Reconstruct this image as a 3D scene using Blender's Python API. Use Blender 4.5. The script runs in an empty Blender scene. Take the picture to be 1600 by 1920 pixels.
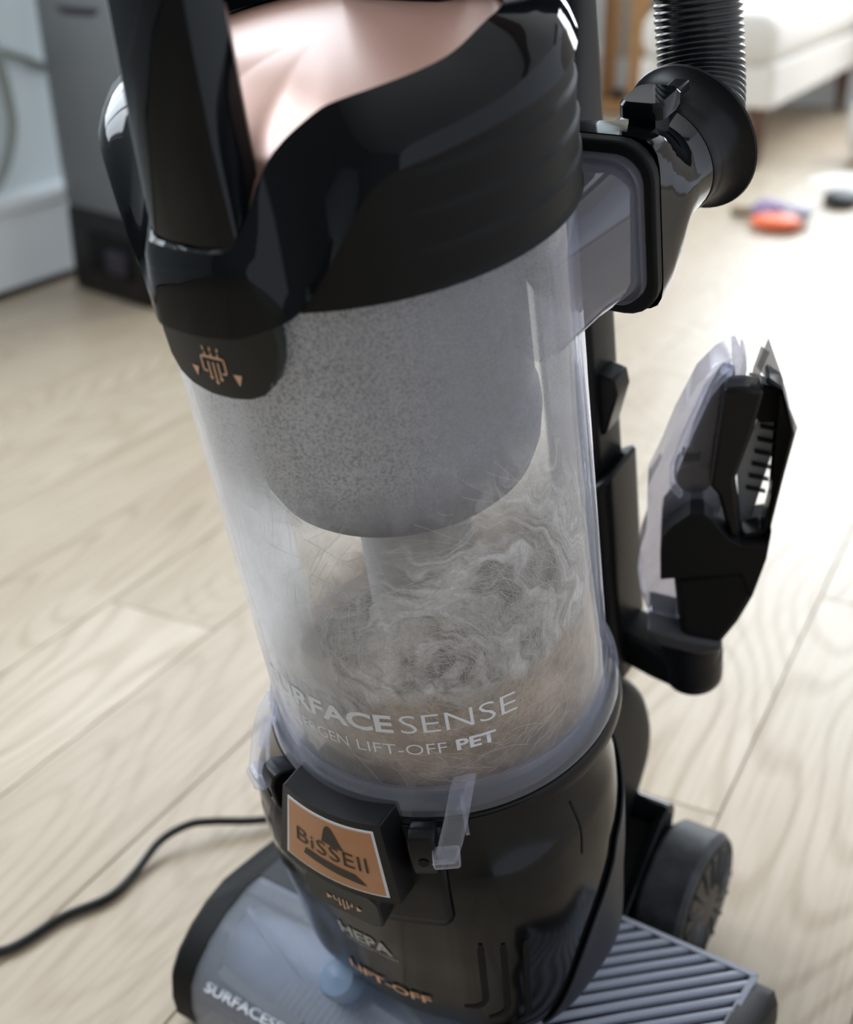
import bpy, math, random
from mathutils import Vector, Matrix, noise
random.seed(7)
sin, cos, pi, rad = math.sin, math.cos, math.pi, math.radians
S = bpy.context.scene
COL = S.collection
V3 = Vector

# ------------------------------------------------------------------ camera
PITCH, YAW, CAM_H = rad(25.0), rad(26.7), 0.6705
cam_d = bpy.data.cameras.new('camera')
cam = bpy.data.objects.new('camera', cam_d)
COL.objects.link(cam)
cam.location = (0, 0, CAM_H)
cam.rotation_euler = (pi / 2 - PITCH, 0, YAW)
cam_d.sensor_fit = 'HORIZONTAL'
cam_d.sensor_width = 36.0
cam_d.lens = 2400.0 / 1600.0 * 36.0
cam_d.clip_start = 0.01
cam_d.dof.use_dof = True
cam_d.dof.focus_distance = 0.585
cam_d.dof.aperture_fstop = 7.5
S.camera = cam

# ------------------------------------------------------------------ world, light, exposure
W = bpy.data.worlds.new('world')
S.world = W
W.use_nodes = True
bg = W.node_tree.nodes['Background']
bg.inputs[0].default_value = (0.80, 0.88, 1.0, 1)
bg.inputs[1].default_value = 0.72

def area(name, loc, rot, sx, sy, power, color):
    d = bpy.data.lights.new(name, 'AREA')
    d.shape = 'RECTANGLE'; d.size = sx; d.size_y = sy
    d.energy = power; d.color = color
    o = bpy.data.objects.new(name, d); COL.objects.link(o)
    o.location = loc; o.rotation_euler = rot
    return o
# daylight standing in the two window openings (back wall, left wall)
area('window_light', (-0.20, 5.55, 1.55), (rad(-90), 0, 0), 2.3, 1.5, 92, (0.84, 0.92, 1.0))
area('window_light', (-2.02, 2.45, 1.56), (0, rad(-90), 0), 1.4, 1.3, 27, (0.84, 0.92, 1.0))
area('window_light', (-2.02, 0.60, 1.50), (0, rad(-90), 0), 1.3, 1.5, 40, (0.84, 0.92, 1.0))
S.view_settings.view_transform = 'Standard'
S.view_settings.look = 'None'
S.view_settings.gamma = 1.0
S.view_settings.use_curve_mapping = False
S.view_settings.exposure = 0.60
S.cycles.use_denoising = True
S.cycles.max_bounces = 14
S.cycles.transparent_max_bounces = 24
S.cycles.transmission_bounces = 10
S.cycles.sample_clamp_indirect = 6.0

# ------------------------------------------------------------------ materials
MATS = {}
def newmat(name):
    m = bpy.data.materials.new(name); m.use_nodes = True
    nt = m.node_tree
    for n in list(nt.nodes): nt.nodes.remove(n)
    out = nt.nodes.new('ShaderNodeOutputMaterial')
    return m, nt, out
def N(nt, kind, **kw):
    n = nt.nodes.new('ShaderNode' + kind)
    for k, v in kw.items():
        if k.startswith('i_'):
            k = k[2:]
            n.inputs[int(k) if k.isdigit() else k.replace('_', ' ')].default_value = v
        else: setattr(n, k, v)
    return n
def ramp(nt, fac, stops):
    r = nt.nodes.new('ShaderNodeValToRGB')
    el = r.color_ramp.elements
    while len(el) < len(stops): el.new(0.5)
    for e, (p, c) in zip(el, stops):
        e.position = p; e.color = (c if len(c) == 4 else (*c, 1)) if not isinstance(c, float) else (c, c, c, 1)
    nt.links.new(fac, r.inputs[0])
    return r.outputs[0]
def math_(nt, op, a, b=None, c=None, clamp=False):
    n = nt.nodes.new('ShaderNodeMath'); n.operation = op; n.use_clamp = clamp
    for i, x in enumerate((a, b, c)):
        if x is None: continue
        if hasattr(x, 'links'): nt.links.new(x, n.inputs[i])
        else: n.inputs[i].default_value = x
    return n.outputs[0]

def plastic(name, color, rough, spec=0.5, metal=0.0, coat=0.0, speck=0.0, var=0.0, vscale=60, bump=0.0, bscale=900, sheen=0.0):
    m, nt, out = newmat(name)
    b = N(nt, 'BsdfPrincipled')
    b.inputs['Base Color'].default_value = (*color, 1)
    b.inputs['Roughness'].default_value = rough
    b.inputs['Metallic'].default_value = metal
    b.inputs['Specular IOR Level'].default_value = spec
    b.inputs['Coat Weight'].default_value = coat
    b.inputs['Sheen Weight'].default_value = sheen
    tc = N(nt, 'TexCoord')
    if speck or var:
        nz = N(nt, 'TexNoise', i_Scale=vscale, i_Detail=4.0)
        nt.links.new(tc.outputs['Object'], nz.inputs['Vector'])
        mix = N(nt, 'Mix', data_type='RGBA')
        mix.inputs[6].default_value = (*color, 1)
        mix.inputs[7].default_value = (*[min(1, c + var + 0.25 * speck) for c in color], 1)
        if speck:
            nz.inputs['Scale'].default_value = 900
            f = ramp(nt, nz.outputs[0], [(0.70, 0.0), (0.78, speck)])
        else: f = ramp(nt, nz.outputs[0], [(0.35, 0.0), (0.7, 1.0)])
        nt.links.new(f, mix.inputs[0]); nt.links.new(mix.outputs[2], b.inputs['Base Color'])
    if bump:
        nb = N(nt, 'TexNoise', i_Scale=bscale, i_Detail=2.0)
        nt.links.new(tc.outputs['Object'], nb.inputs['Vector'])
        bp = N(nt, 'Bump', i_Strength=bump, i_Distance=0.0005)
        nt.links.new(nb.outputs[0], bp.inputs['Height']); nt.links.new(bp.outputs[0], b.inputs['Normal'])
    nt.links.new(b.outputs[0], out.inputs[0])
    MATS[name] = m
    return m

gloss = plastic('gloss_black', (0.004, 0.005, 0.006), 0.045, 0.25, speck=0.10)
gbody = plastic('body_black', (0.004, 0.0045, 0.005), 0.13, 0.28)
satin = plastic('satin_black', (0.008, 0.008, 0.009), 0.32, 0.22)
matte = plastic('matte_black', (0.007, 0.007, 0.007), 0.5, 0.16, bump=0.15)
recess = plastic('recess_black', (0.004, 0.004, 0.004), 0.6, 0.2)
hosem = plastic('hose_black', (0.010, 0.011, 0.013), 0.26, 0.55)
dgrey = plastic('dark_grey', (0.016, 0.018, 0.024), 0.45, 0.3)
buttonm = plastic('button_black', (0.016, 0.018, 0.017), 0.38, 0.25)
copper = plastic('copper_paint', (0.60, 0.34, 0.26), 0.50, 0.6, metal=0.45, coat=1.0, speck=0.25)
copper.node_tree.nodes['Principled BSDF'].inputs['Coat Roughness'].default_value = 0.34
labelcu = plastic('copper_label', (0.43, 0.20, 0.09), 0.35, 0.4, var=0.03)
printcu = plastic('copper_print', (0.72, 0.43, 0.27), 0.45, 0.3)
printwh = plastic('white_print', (0.72, 0.73, 0.76), 0.5, 0.3)
printgr = plastic('grey_print', (0.42, 0.41, 0.39), 0.5, 0.3)
printbk = plastic('black_print', (0.025, 0.022, 0.018), 0.4, 0.3)
whitepl = plastic('white_plastic', (0.72, 0.72, 0.74), 0.4)
wallm = plastic('wall_paint', (0.72, 0.80, 0.83), 0.8, 0.2, var=0.03, vscale=3)
wallb = plastic('wall_paint_back', (0.50, 0.44, 0.37), 0.8, 0.2, var=0.03, vscale=3)
skirtm = plastic('skirting_paint', (0.80, 0.84, 0.86), 0.45, 0.4)
ceilm = plastic('ceiling_paint', (0.72, 0.72, 0.70), 0.85, 0.2)
darkwood = plastic('dark_wood', (0.10, 0.045, 0.022), 0.45, 0.4, var=0.03, vscale=30)
oak = plastic('oak_wood', (0.46, 0.23, 0.085), 0.5, 0.3, var=0.05, vscale=25)
sofam = plastic('sofa_fabric', (0.72, 0.67, 0.60), 0.9, 0.1, var=0.04, vscale=90, bump=0.4, bscale=400, sheen=0.2)
woolm = plastic('wool_pile', (0.80, 0.77, 0.72), 0.95, 0.1, var=0.05, vscale=60, bump=0.6, bscale=200)
greyapp = plastic('grey_appliance', (0.155, 0.158, 0.162), 0.42, 0.4, var=0.01, vscale=8)
blackapp = plastic('black_appliance', (0.010, 0.010, 0.010), 0.5, 0.3)
purpapp = plastic('purple_grey', (0.035, 0.028, 0.042), 0.4, 0.3)
cablegr = plastic('grey_cable', (0.30, 0.32, 0.30), 0.5)
cordbk = plastic('cord_rubber', (0.010, 0.010, 0.010), 0.42, 0.4)
orange = plastic('orange_rubber', (0.85, 0.16, 0.05), 0.5)
purple = plastic('purple_rubber', (0.28, 0.20, 0.36), 0.45)
toygrey = plastic('pale_grey_rubber', (0.45, 0.43, 0.50), 0.4)
brownst = plastic('brown_stick', (0.20, 0.14, 0.07), 0.7)
tyre = plastic('tyre_grey', (0.030, 0.032, 0.036), 0.55, 0.35, var=0.05, vscale=50)
hubm = plastic('hub_brown', (0.055, 0.042, 0.034), 0.5, 0.35)
glassblack = plastic('brush_blue', (0.24, 0.27, 0.34), 0.6, 0.2, var=0.06, vscale=80)
bristle = plastic('bristle', (0.40, 0.38, 0.32), 0.8, 0.1)
finm = plastic('fin_grey', (0.30, 0.31, 0.33), 0.35)
ribm = plastic('rib_grey', (0.36, 0.38, 0.46), 0.22, 0.5)
flapm = None

def clear(name, tint, haze=0.06, rough=0.03, ior=1.45, hazecol=(0.75, 0.77, 0.86), edge=1.0, tr=0.2):
    """clear moulded plastic: transmits straight through, mirrors by fresnel, a little milky"""
    m, nt, out = newmat(name)
    t = N(nt, 'BsdfTransparent'); t.inputs[0].default_value = (*tint, 1)
    g = N(nt, 'BsdfGlossy'); g.inputs['Roughness'].default_value = rough
    g.inputs[0].default_value = (0.95, 0.96, 1, 1)
    d = N(nt, 'BsdfDiffuse'); d.inputs[0].default_value = (*hazecol, 1)
    tl = N(nt, 'BsdfTranslucent'); tl.inputs[0].default_value = (*hazecol, 1)
    dm = N(nt, 'MixShader'); dm.inputs[0].default_value = tr
    nt.links.new(d.outputs[0], dm.inputs[1]); nt.links.new(tl.outputs[0], dm.inputs[2])
    lw = N(nt, 'LayerWeight'); lw.inputs[0].default_value = 0.5
    f1 = math_(nt, 'POWER', lw.outputs['Facing'], 3.0)
    hz = math_(nt, 'MULTIPLY_ADD', f1, 0.35 * edge, haze, clamp=True)
    a = N(nt, 'MixShader'); nt.links.new(hz, a.inputs[0])
    nt.links.new(t.outputs[0], a.inputs[1]); nt.links.new(dm.outputs[0], a.inputs[2])
    f2 = math_(nt, 'MULTIPLY_ADD', math_(nt, 'POWER', lw.outputs['Facing'], 4.5), 0.7, 0.035)   # same on both faces of the thin wall
    b = N(nt, 'MixShader'); nt.links.new(f2, b.inputs[0])
    nt.links.new(a.outputs[0], b.inputs[1]); nt.links.new(g.outputs[0], b.inputs[2])
    nt.links.new(b.outputs[0], out.inputs[0])
    return m
clearm = clear('clear_plastic', (0.975, 0.98, 0.99), 0.015)
smoky = clear('smoky_clear', (0.78, 0.78, 0.84), 0.16, hazecol=(0.5, 0.49, 0.55))
tabm = clear('tab_clear', (0.93, 0.94, 0.98), 0.09, rough=0.03, hazecol=(0.92, 0.92, 0.98), edge=1.6, tr=0.35)
flangem = clear('flange_clear', (0.86, 0.87, 0.94), 0.13, rough=0.06, hazecol=(0.66, 0.67, 0.74), edge=1.3, tr=0.3)
windowm = clear('window_clear', (0.87, 0.89, 0.94), 0.20, rough=0.08, hazecol=(0.66, 0.69, 0.75))
flapm = clear('flap_clear', (0.55, 0.54, 0.54), 0.22, hazecol=(0.5, 0.49, 0.47))

def wood_floor():
    m, nt, out = newmat('oak_planks')
    b = N(nt, 'BsdfPrincipled')
    tc = N(nt, 'TexCoord'); oi = N(nt, 'ObjectInfo')
    off = N(nt, 'VectorMath', operation='MULTIPLY_ADD')
    cmb = N(nt, 'CombineXYZ')
    r10 = math_(nt, 'MULTIPLY', oi.outputs['Random'], 23.0)
    nt.links.new(r10, cmb.inputs[0]); nt.links.new(r10, cmb.inputs[1]); nt.links.new(r10, cmb.inputs[2])
    nt.links.new(tc.outputs['Object'], off.inputs[0]); off.inputs[1].default_value = (1, 1, 1)
    nt.links.new(cmb.outputs[0], off.inputs[2])
    mp = N(nt, 'Mapping'); mp.inputs['Scale'].default_value = (1.0, 0.24, 1.0)
    nt.links.new(off.outputs[0], mp.inputs[0])
    # growth-ring figure: contour lines of a stretched noise field -> cathedral grain
    big = N(nt, 'TexNoise', i_Scale=6.0, i_Detail=1.2, i_Roughness=0.4)
    nt.links.new(mp.outputs[0], big.inputs['Vector'])
    rings = math_(nt, 'SINE', math_(nt, 'MULTIPLY', big.outputs[0], 150.0))
    rings01 = math_(nt, 'MULTIPLY_ADD', rings, 0.5, 0.5)
    mp2 = N(nt, 'Mapping'); mp2.inputs['Scale'].default_value = (1.0, 0.05, 1.0)
    nt.links.new(off.outputs[0], mp2.inputs[0])
    fine = N(nt, 'TexNoise', i_Scale=170.0, i_Detail=5.0, i_Roughness=0.6)
    nt.links.new(mp2.outputs[0], fine.inputs['Vector'])
    tone = N(nt, 'TexNoise', i_Scale=3.2, i_Detail=2.0)
    nt.links.new(mp.outputs[0], tone.inputs['Vector'])
    base = ramp(nt, tone.outputs[0], [(0.30, (0.46, 0.37, 0.27)), (0.52, (0.53, 0.44, 0.335)), (0.72, (0.595, 0.51, 0.40))])
    pt = N(nt, 'Mix', data_type='RGBA', blend_type='MULTIPLY'); pt.inputs[0].default_value = 1.0
    pv = ramp(nt, oi.outputs['Random'], [(0.0, (0.92, 0.90, 0.87)), (0.5, (0.97, 0.96, 0.94)), (1.0, (1.02, 1.01, 1.0))])
    nt.links.new(base, pt.inputs[6]); nt.links.new(pv, pt.inputs[7])
    gr = N(nt, 'Mix', data_type='RGBA', blend_type='MULTIPLY')
    rr = ramp(nt, rings01, [(0.0, (0.74, 0.69, 0.62)), (0.45, (1.0, 1.0, 1.0))])
    nt.links.new(ramp(nt, oi.outputs['Random'], [(0.0, 0.30), (0.6, 0.55), (1.0, 0.85)]), gr.inputs[0])
    nt.links.new(pt.outputs[2], gr.inputs[6]); nt.links.new(rr, gr.inputs[7])
    g2 = N(nt, 'Mix', data_type='RGBA', blend_type='MULTIPLY'); g2.inputs[0].default_value = 0.7
    fr = ramp(nt, fine.outputs[0], [(0.33, (0.78, 0.74, 0.68)), (0.58, (1.0, 1.0, 1.0))])
    nt.links.new(gr.outputs[2], g2.inputs[6]); nt.links.new(fr, g2.inputs[7])
    # small knots
    vo = N(nt, 'TexVoronoi', i_Scale=4.2)
    mp3 = N(nt, 'Mapping'); mp3.inputs['Scale'].default_value = (1.0, 0.55, 1.0)
    nt.links.new(off.outputs[0], mp3.inputs[0]); nt.links.new(mp3.outputs[0], vo.inputs['Vector'])
    kn = ramp(nt, vo.outputs['Distance'], [(0.012, 0.75), (0.05, 0.0)])
    g3 = N(nt, 'Mix', data_type='RGBA'); g3.inputs[7].default_value = (0.22, 0.17, 0.15, 1)
    nt.links.new(kn, g3.inputs[0]); nt.links.new(g2.outputs[2], g3.inputs[6])
    nt.links.new(g3.outputs[2], b.inputs['Base Color'])
    b.inputs['Roughness'].default_value = 0.38
    b.inputs['Specular IOR Level'].default_value = 0.5
    bp = N(nt, 'Bump', i_Strength=0.12, i_Distance=0.001)
    nt.links.new(fine.outputs[0], bp.inputs['Height']); nt.links.new(bp.outputs[0], b.inputs['Normal'])
    nt.links.new(b.outputs[0], out.inputs[0])
    return m
plankm = wood_floor()
subfloorm = plastic('subfloor', (0.30, 0.20, 0.10), 0.9, 0.1)

# tank interior materials: UV = (azimuth in degrees/100, height in m*10)
def film_mat():
    m, nt, out = newmat('dust_film')
    uv = N(nt, 'UVMap'); sep = N(nt, 'SeparateXYZ'); nt.links.new(uv.outputs[0], sep.inputs[0])
    tc = N(nt, 'TexCoord')
    fine = N(nt, 'TexNoise', i_Scale=860.0, i_Detail=4.0, i_Roughness=0.75); nt.links.new(tc.outputs['Object'], fine.inputs['Vector'])
    med = N(nt, 'TexNoise', i_Scale=42.0, i_Detail=4.0, i_Roughness=0.6); nt.links.new(tc.outputs['Object'], med.inputs['Vector'])
    mp = N(nt, 'Mapping'); mp.inputs['Scale'].default_value = (60.0, 4.0, 1.0); nt.links.new(uv.outputs[0], mp.inputs[0])
    st = N(nt, 'TexNoise', i_Scale=1.0, i_Detail=3.0); nt.links.new(mp.outputs[0], st.inputs['Vector'])
    a = math_(nt, 'MULTIPLY_ADD', med.outputs[0], 0.07, 0.02)
    up = ramp(nt, math_(nt, 'MULTIPLY_ADD', math_(nt, 'SUBTRACT', med.outputs[0], 0.5), 0.10, sep.outputs[1]), [(0.60, 0.0), (0.71, 1.0)])
    up = math_(nt, 'MULTIPLY', up, ramp(nt, math_(nt, 'MULTIPLY_ADD', med.outputs[0], 0.12, math_(nt, 'MULTIPLY_ADD', sep.outputs[0], 0.5, 0.94)), [(0.62, 1.0), (0.86, 0.3)]))
    a = math_(nt, 'MULTIPLY_ADD', math_(nt, 'MULTIPLY', up, ramp(nt, fine.outputs[0], [(0.40, 0.0), (0.56, 1.0)])), 0.40, a)
    a = math_(nt, 'MULTIPLY_ADD', up, 0.44, a)
    a = math_(nt, 'MULTIPLY_ADD', ramp(nt, st.outputs[0], [(0.5, 0.0), (0.75, 1.0)]), 0.06, a)
    left = ramp(nt, math_(nt, 'MULTIPLY', sep.outputs[0], -0.5), [(0.34, 0.0), (0.50, 0.38), (0.66, 1.0)])  # denser film on the left paints in the brightness of light through the haze
    a = math_(nt, 'MULTIPLY_ADD', left, 0.62, a, clamp=True)
    d = N(nt, 'BsdfDiffuse'); tl = N(nt, 'BsdfTranslucent')
    c = ramp(nt, med.outputs[0], [(0.3, (0.86, 0.85, 0.82)), (0.7, (0.97, 0.97, 0.95))])
    spk = N(nt, 'Mix', data_type='RGBA', blend_type='MULTIPLY'); nt.links.new(up, spk.inputs[0]); nt.links.new(c, spk.inputs[6])
    nt.links.new(ramp(nt, fine.outputs[0], [(0.38, (0.50, 0.50, 0.52)), (0.50, (1.0, 1.0, 1.0))]), spk.inputs[7]); c = spk.outputs[2]
    nt.links.new(c, d.inputs[0]); nt.links.new(c, tl.inputs[0])
    dm = N(nt, 'MixShader'); dm.inputs[0].default_value = 0.5
    nt.links.new(d.outputs[0], dm.inputs[1]); nt.links.new(tl.outputs[0], dm.inputs[2])
    t = N(nt, 'BsdfTransparent')
    mx = N(nt, 'MixShader'); nt.links.new(a, mx.inputs[0])
    nt.links.new(t.outputs[0], mx.inputs[1]); nt.links.new(dm.outputs[0], mx.inputs[2])
    nt.links.new(mx.outputs[0], out.inputs[0])
    return m
filmm = film_mat()

def fluff_mat():
    """matted dust: UV in decimetres along the wall / up; 'cover' attribute = how densely it sits, 'tone' = fine dust (0) to pale fluff (1)"""
    m, nt, out = newmat('dust_fluff')
    uv = N(nt, 'UVMap'); sep = N(nt, 'SeparateXYZ'); nt.links.new(uv.outputs[0], sep.inputs[0])
    tc = N(nt, 'TexCoord')
    at = N(nt, 'Attribute', attribute_name='cover'); sa = N(nt, 'SeparateColor'); nt.links.new(at.outputs['Color'], sa.inputs[0])
    n2 = N(nt, 'TexNoise', i_Scale=520.0, i_Detail=4.0, i_Roughness=0.75); nt.links.new(tc.outputs['Object'], n2.inputs['Vector'])
    # hair mats whirl round one centre: noise stretched along circles
    dx = math_(nt, 'SUBTRACT', sep.outputs[0], -0.79); dy = math_(nt, 'SUBTRACT', sep.outputs[1], 0.80)
    wn = N(nt, 'TexNoise', i_Scale=2.4, i_Detail=2.0); nt.links.new(uv.outputs[0], wn.inputs['Vector'])
    rr = math_(nt, 'SQRT', math_(nt, 'ADD', math_(nt, 'MULTIPLY', dx, dx), math_(nt, 'MULTIPLY', dy, dy)))
    rr = math_(nt, 'MULTIPLY_ADD', wn.outputs[0], 0.8, rr)
    an = math_(nt, 'ARCTAN2', dy, dx)
    cv = N(nt, 'CombineXYZ')
    nt.links.new(math_(nt, 'MULTIPLY', rr, 11.0), cv.inputs[0]); nt.links.new(math_(nt, 'MULTIPLY', math_(nt, 'SINE', an), 1.3), cv.inputs[1]); nt.links.new(math_(nt, 'MULTIPLY', math_(nt, 'COSINE', an), 1.3), cv.inputs[2])
    n3 = N(nt, 'TexNoise', i_Scale=1.0, i_Detail=7.0, i_Roughness=0.62, i_Distortion=0.7); nt.links.new(cv.outputs[0], n3.inputs['Vector'])
    n4 = N(nt, 'TexNoise', i_Scale=55.0, i_Detail=5.0, i_Roughness=0.6); nt.links.new(tc.outputs['Object'], n4.inputs['Vector'])
    fine = ramp(nt, n4.outputs[0], [(0.30, (0.32, 0.235, 0.17)), (0.50, (0.53, 0.40, 0.29)), (0.70, (0.70, 0.565, 0.43))])
    fluff = ramp(nt, n3.outputs[0], [(0.30, (0.17, 0.155, 0.15)), (0.42, (0.42, 0.39, 0.355)), (0.53, (0.74, 0.70, 0.65)), (0.66, (0.98, 0.96, 0.93))])
    cm = N(nt, 'Mix', data_type='RGBA'); nt.links.new(sa.outputs[1], cm.inputs[0]); nt.links.new(fine, cm.inputs[6]); nt.links.new(fluff, cm.inputs[7])
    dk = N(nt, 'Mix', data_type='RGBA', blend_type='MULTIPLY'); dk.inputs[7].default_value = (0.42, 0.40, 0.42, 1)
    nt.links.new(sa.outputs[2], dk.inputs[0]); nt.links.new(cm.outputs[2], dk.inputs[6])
    d2 = N(nt, 'Mix', data_type='RGBA', blend_type='MULTIPLY'); d2.inputs[0].default_value = 0.6
    sp = ramp(nt, n2.outputs[0], [(0.36, (0.50, 0.47, 0.45)), (0.55, (1.0, 1.0, 1.0))])
    nt.links.new(dk.outputs[2], d2.inputs[6]); nt.links.new(sp, d2.inputs[7])
    al = math_(nt, 'MULTIPLY_ADD', math_(nt, 'SUBTRACT', n3.outputs[0], 0.5), 0.8, sa.outputs[0])
    al = math_(nt, 'MULTIPLY', ramp(nt, al, [(0.12, 0.0), (0.85, 1.0)]), 0.96)
    d = N(nt, 'BsdfDiffuse'); nt.links.new(d2.outputs[2], d.inputs[0])
    tl = N(nt, 'BsdfTranslucent'); nt.links.new(d2.outputs[2], tl.inputs[0])
    dm = N(nt, 'MixShader'); dm.inputs[0].default_value = 0.3
    nt.links.new(d.outputs[0], dm.inputs[1]); nt.links.new(tl.outputs[0], dm.inputs[2])
    t = N(nt, 'BsdfTransparent')
    mx = N(nt, 'MixShader'); nt.links.new(al, mx.inputs[0])
    nt.links.new(t.outputs[0], mx.inputs[1]); nt.links.new(dm.outputs[0], mx.inputs[2])
    nt.links.new(mx.outputs[0], out.inputs[0])
    return m
fluffm = fluff_mat()
hairm = plastic('hair', (0.74, 0.68, 0.58), 0.6, 0.2)
sepm = plastic('separator_grey', (0.14, 0.135, 0.165), 0.5, 0.3, var=0.04, vscale=300)
tubem = plastic('core_tube', (0.50, 0.49, 0.48), 0.55, 0.3)

# ------------------------------------------------------------------ frames
R = 0.09
B0 = V3((-0.2592, 0.5354, 0.0))                 # floor point under the tank
CC = V3((-0.2592, 0.5354, 0.2939))              # centre of the tank's bottom rim
Zt = V3((-0.0296, -0.2448, 0.9691)).normalized()
Xt = V3((0, 0, 1)).cross(Zt).normalized(); Xt = -Xt if Xt.x < 0 else Xt
Yt = Zt.cross(Xt)
Yv = V3((0, 0, 1)).cross(Xt)
def TF(p): return CC + Xt * p[0] + Yt * p[1] + Zt * p[2] - B0        # tank frame -> vacuum local
def VF(p): return Xt * p[0] + Yv * p[1] + V3((0, 0, p[2]))           # floor frame -> vacuum local
def PL(r, deg, h): return (r * cos(rad(deg)), r * sin(rad(deg)), h)
def ID(p): return V3(p)

# ------------------------------------------------------------------ mesh helper
class MB:
    def __init__(s, fn=ID): s.v = []; s.f = []; s.uv = {}; s.fn = fn
    def add(s, p): s.v.append(s.fn(p)); return len(s.v) - 1
    def face(s, *i): s.f.append(tuple(i))
    def grid(s, rows, cu=False, cv=False, uvs=None, flip=False):
        idx = [[s.add(p) for p in r] for r in rows]
        nr, nc = len(rows), len(rows[0])
        for i in range(nr if cv else nr - 1):
            for j in range(nc if cu else nc - 1):
                a, b = idx[i][j], idx[i][(j + 1) % nc]
                c, d = idx[(i + 1) % nr][(j + 1) % nc], idx[(i + 1) % nr][j]
                s.f.append((a, d, c, b) if flip else (a, b, c, d))
                if uvs:
                    s.uv[len(s.f) - 1] = [uvs[i][j], uvs[i][j + 1], uvs[i + 1][j + 1], uvs[i + 1][j]] if not flip else [uvs[i][j], uvs[i + 1][j], uvs[i + 1][j + 1], uvs[i][j + 1]]
        return idx
    def loft(s, rings, cap0=True, cap1=True):
        idx = s.grid(rings, cu=True)
        if cap0: s.f.append(tuple(reversed(idx[0])))
        if cap1: s.f.append(tuple(idx[-1]))
        return s
    def lathe(s, prof, n=48, o=(0, 0, 0), ax=(0, 0, 1), ux=None, cap=True):
        a = V3(ax).normalized(); u = V3(ux) if ux else (V3((1, 0, 0)) if abs(a.x) < .9 else V3((0, 1, 0)))
        u = (u - a * u.dot(a)).normalized(); w = a.cross(u); o = V3(o)
        rings = [[tuple(o + a * h + (u * cos(2 * pi * k / n) + w * sin(2 * pi * k / n)) * r) for k in range(n)] for r, h in prof]
        return s.loft(rings, cap, cap)
    def box(s, c, d, ax=None):
        c = V3(c); X, Y, Z = ax or (V3((1, 0, 0)), V3((0, 1, 0)), V3((0, 0, 1)))
        h = [x / 2 for x in d]
        r = [[c + X * h[0] * i + Y * h[1] * j + Z * h[2] * k for i, j in ((-1, -1), (1, -1), (1, 1), (-1, 1))] for k in (-1, 1)]
        return s.loft([[tuple(p) for p in q] for q in r])
    def prism(s, outline, f0, f1):
        """outline 2d list -> f0(x,y), f1(x,y) give the two faces"""
        return s.loft([[f0(*p) for p in outline], [f1(*p) for p in outline]])
    def tube(s, path, r, n=10, cap=True, ref=None):
        P = [V3(p) for p in path]; rings = []
        up = V3(ref) if ref else V3((0.123, 0.31, 0.94)).normalized()
        prev = None
        for i, p in enumerate(P):
            t = (P[min(i + 1, len(P) - 1)] - P[max(i - 1, 0)]).normalized()
            u = prev if prev else up
            u = (u - t * u.dot(t))
            if u.length < 1e-6: u = t.orthogonal()
            u.normalize(); prev = u
            w = t.cross(u); rr = r[i] if isinstance(r, (list, tuple)) else r
            rings.append([tuple(p + (u * cos(2 * pi * k / n) + w * sin(2 * pi * k / n)) * rr) for k in range(n)])
        return s.loft(rings, cap, cap)

def link(o, parent):
    COL.objects.link(o)
    if parent is not None: o.parent = parent
    return o
def obj(name, mb, mat, parent=None, sharp=40, bevel=0, seg=2, subsurf=0, solid=0, loc=None, fix=True):
    me = bpy.data.meshes.new(name)
    me.from_pydata([tuple(v) for v in mb.v], [], mb.f)
    if mb.uv:
        ul = me.uv_layers.new(name='UVMap')
        for fi, uvl in mb.uv.items():
            for li, q in zip(me.polygons[fi].loop_indices, uvl): ul.data[li].uv = q
    me.materials.append(mat)
    if fix and not mb.uv:
        import bmesh
        bm = bmesh.new(); bm.from_mesh(me); bmesh.ops.recalc_face_normals(bm, faces=bm.faces); bm.to_mesh(me); bm.free()
    me.shade_smooth()
    if sharp: me.set_sharp_from_angle(angle=rad(sharp))
    o = bpy.data.objects.new(name, me)
    if loc is not None: o.location = loc
    if solid:
        md = o.modifiers.new('thick', 'SOLIDIFY'); md.thickness = solid; md.offset = 0
    if bevel:
        md = o.modifiers.new('edge', 'BEVEL'); md.width = bevel; md.segments = seg; md.limit_method = 'ANGLE'; md.angle_limit = rad(35)
        md.harden_normals = False
    if subsurf:
        md = o.modifiers.new('sub', 'SUBSURF'); md.levels = subsurf; md.render_levels = subsurf
    return link(o, parent)
def empty(name, loc, label, cat, group=None):
    o = bpy.data.objects.new(name, None); o.location = loc; o.empty_display_size = 0.05
    COL.objects.link(o); tag(o, label, cat, group); return o
def tag(o, label=None, cat=None, group=None, kind=None):
    if label: o['label'] = label
    if cat: o['category'] = cat
    if group: o['group'] = group
    if kind: o['kind'] = kind
    return o
def lerp_tab(tab, x):
    if x <= tab[0][0]: return tab[0][1]
    for (x0, y0), (x1, y1) in zip(tab, tab[1:]):
        if x <= x1:
            t = (x - x0) / (x1 - x0)
            return y0 + (y1 - y0) * t
    return tab[-1][1]
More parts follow.
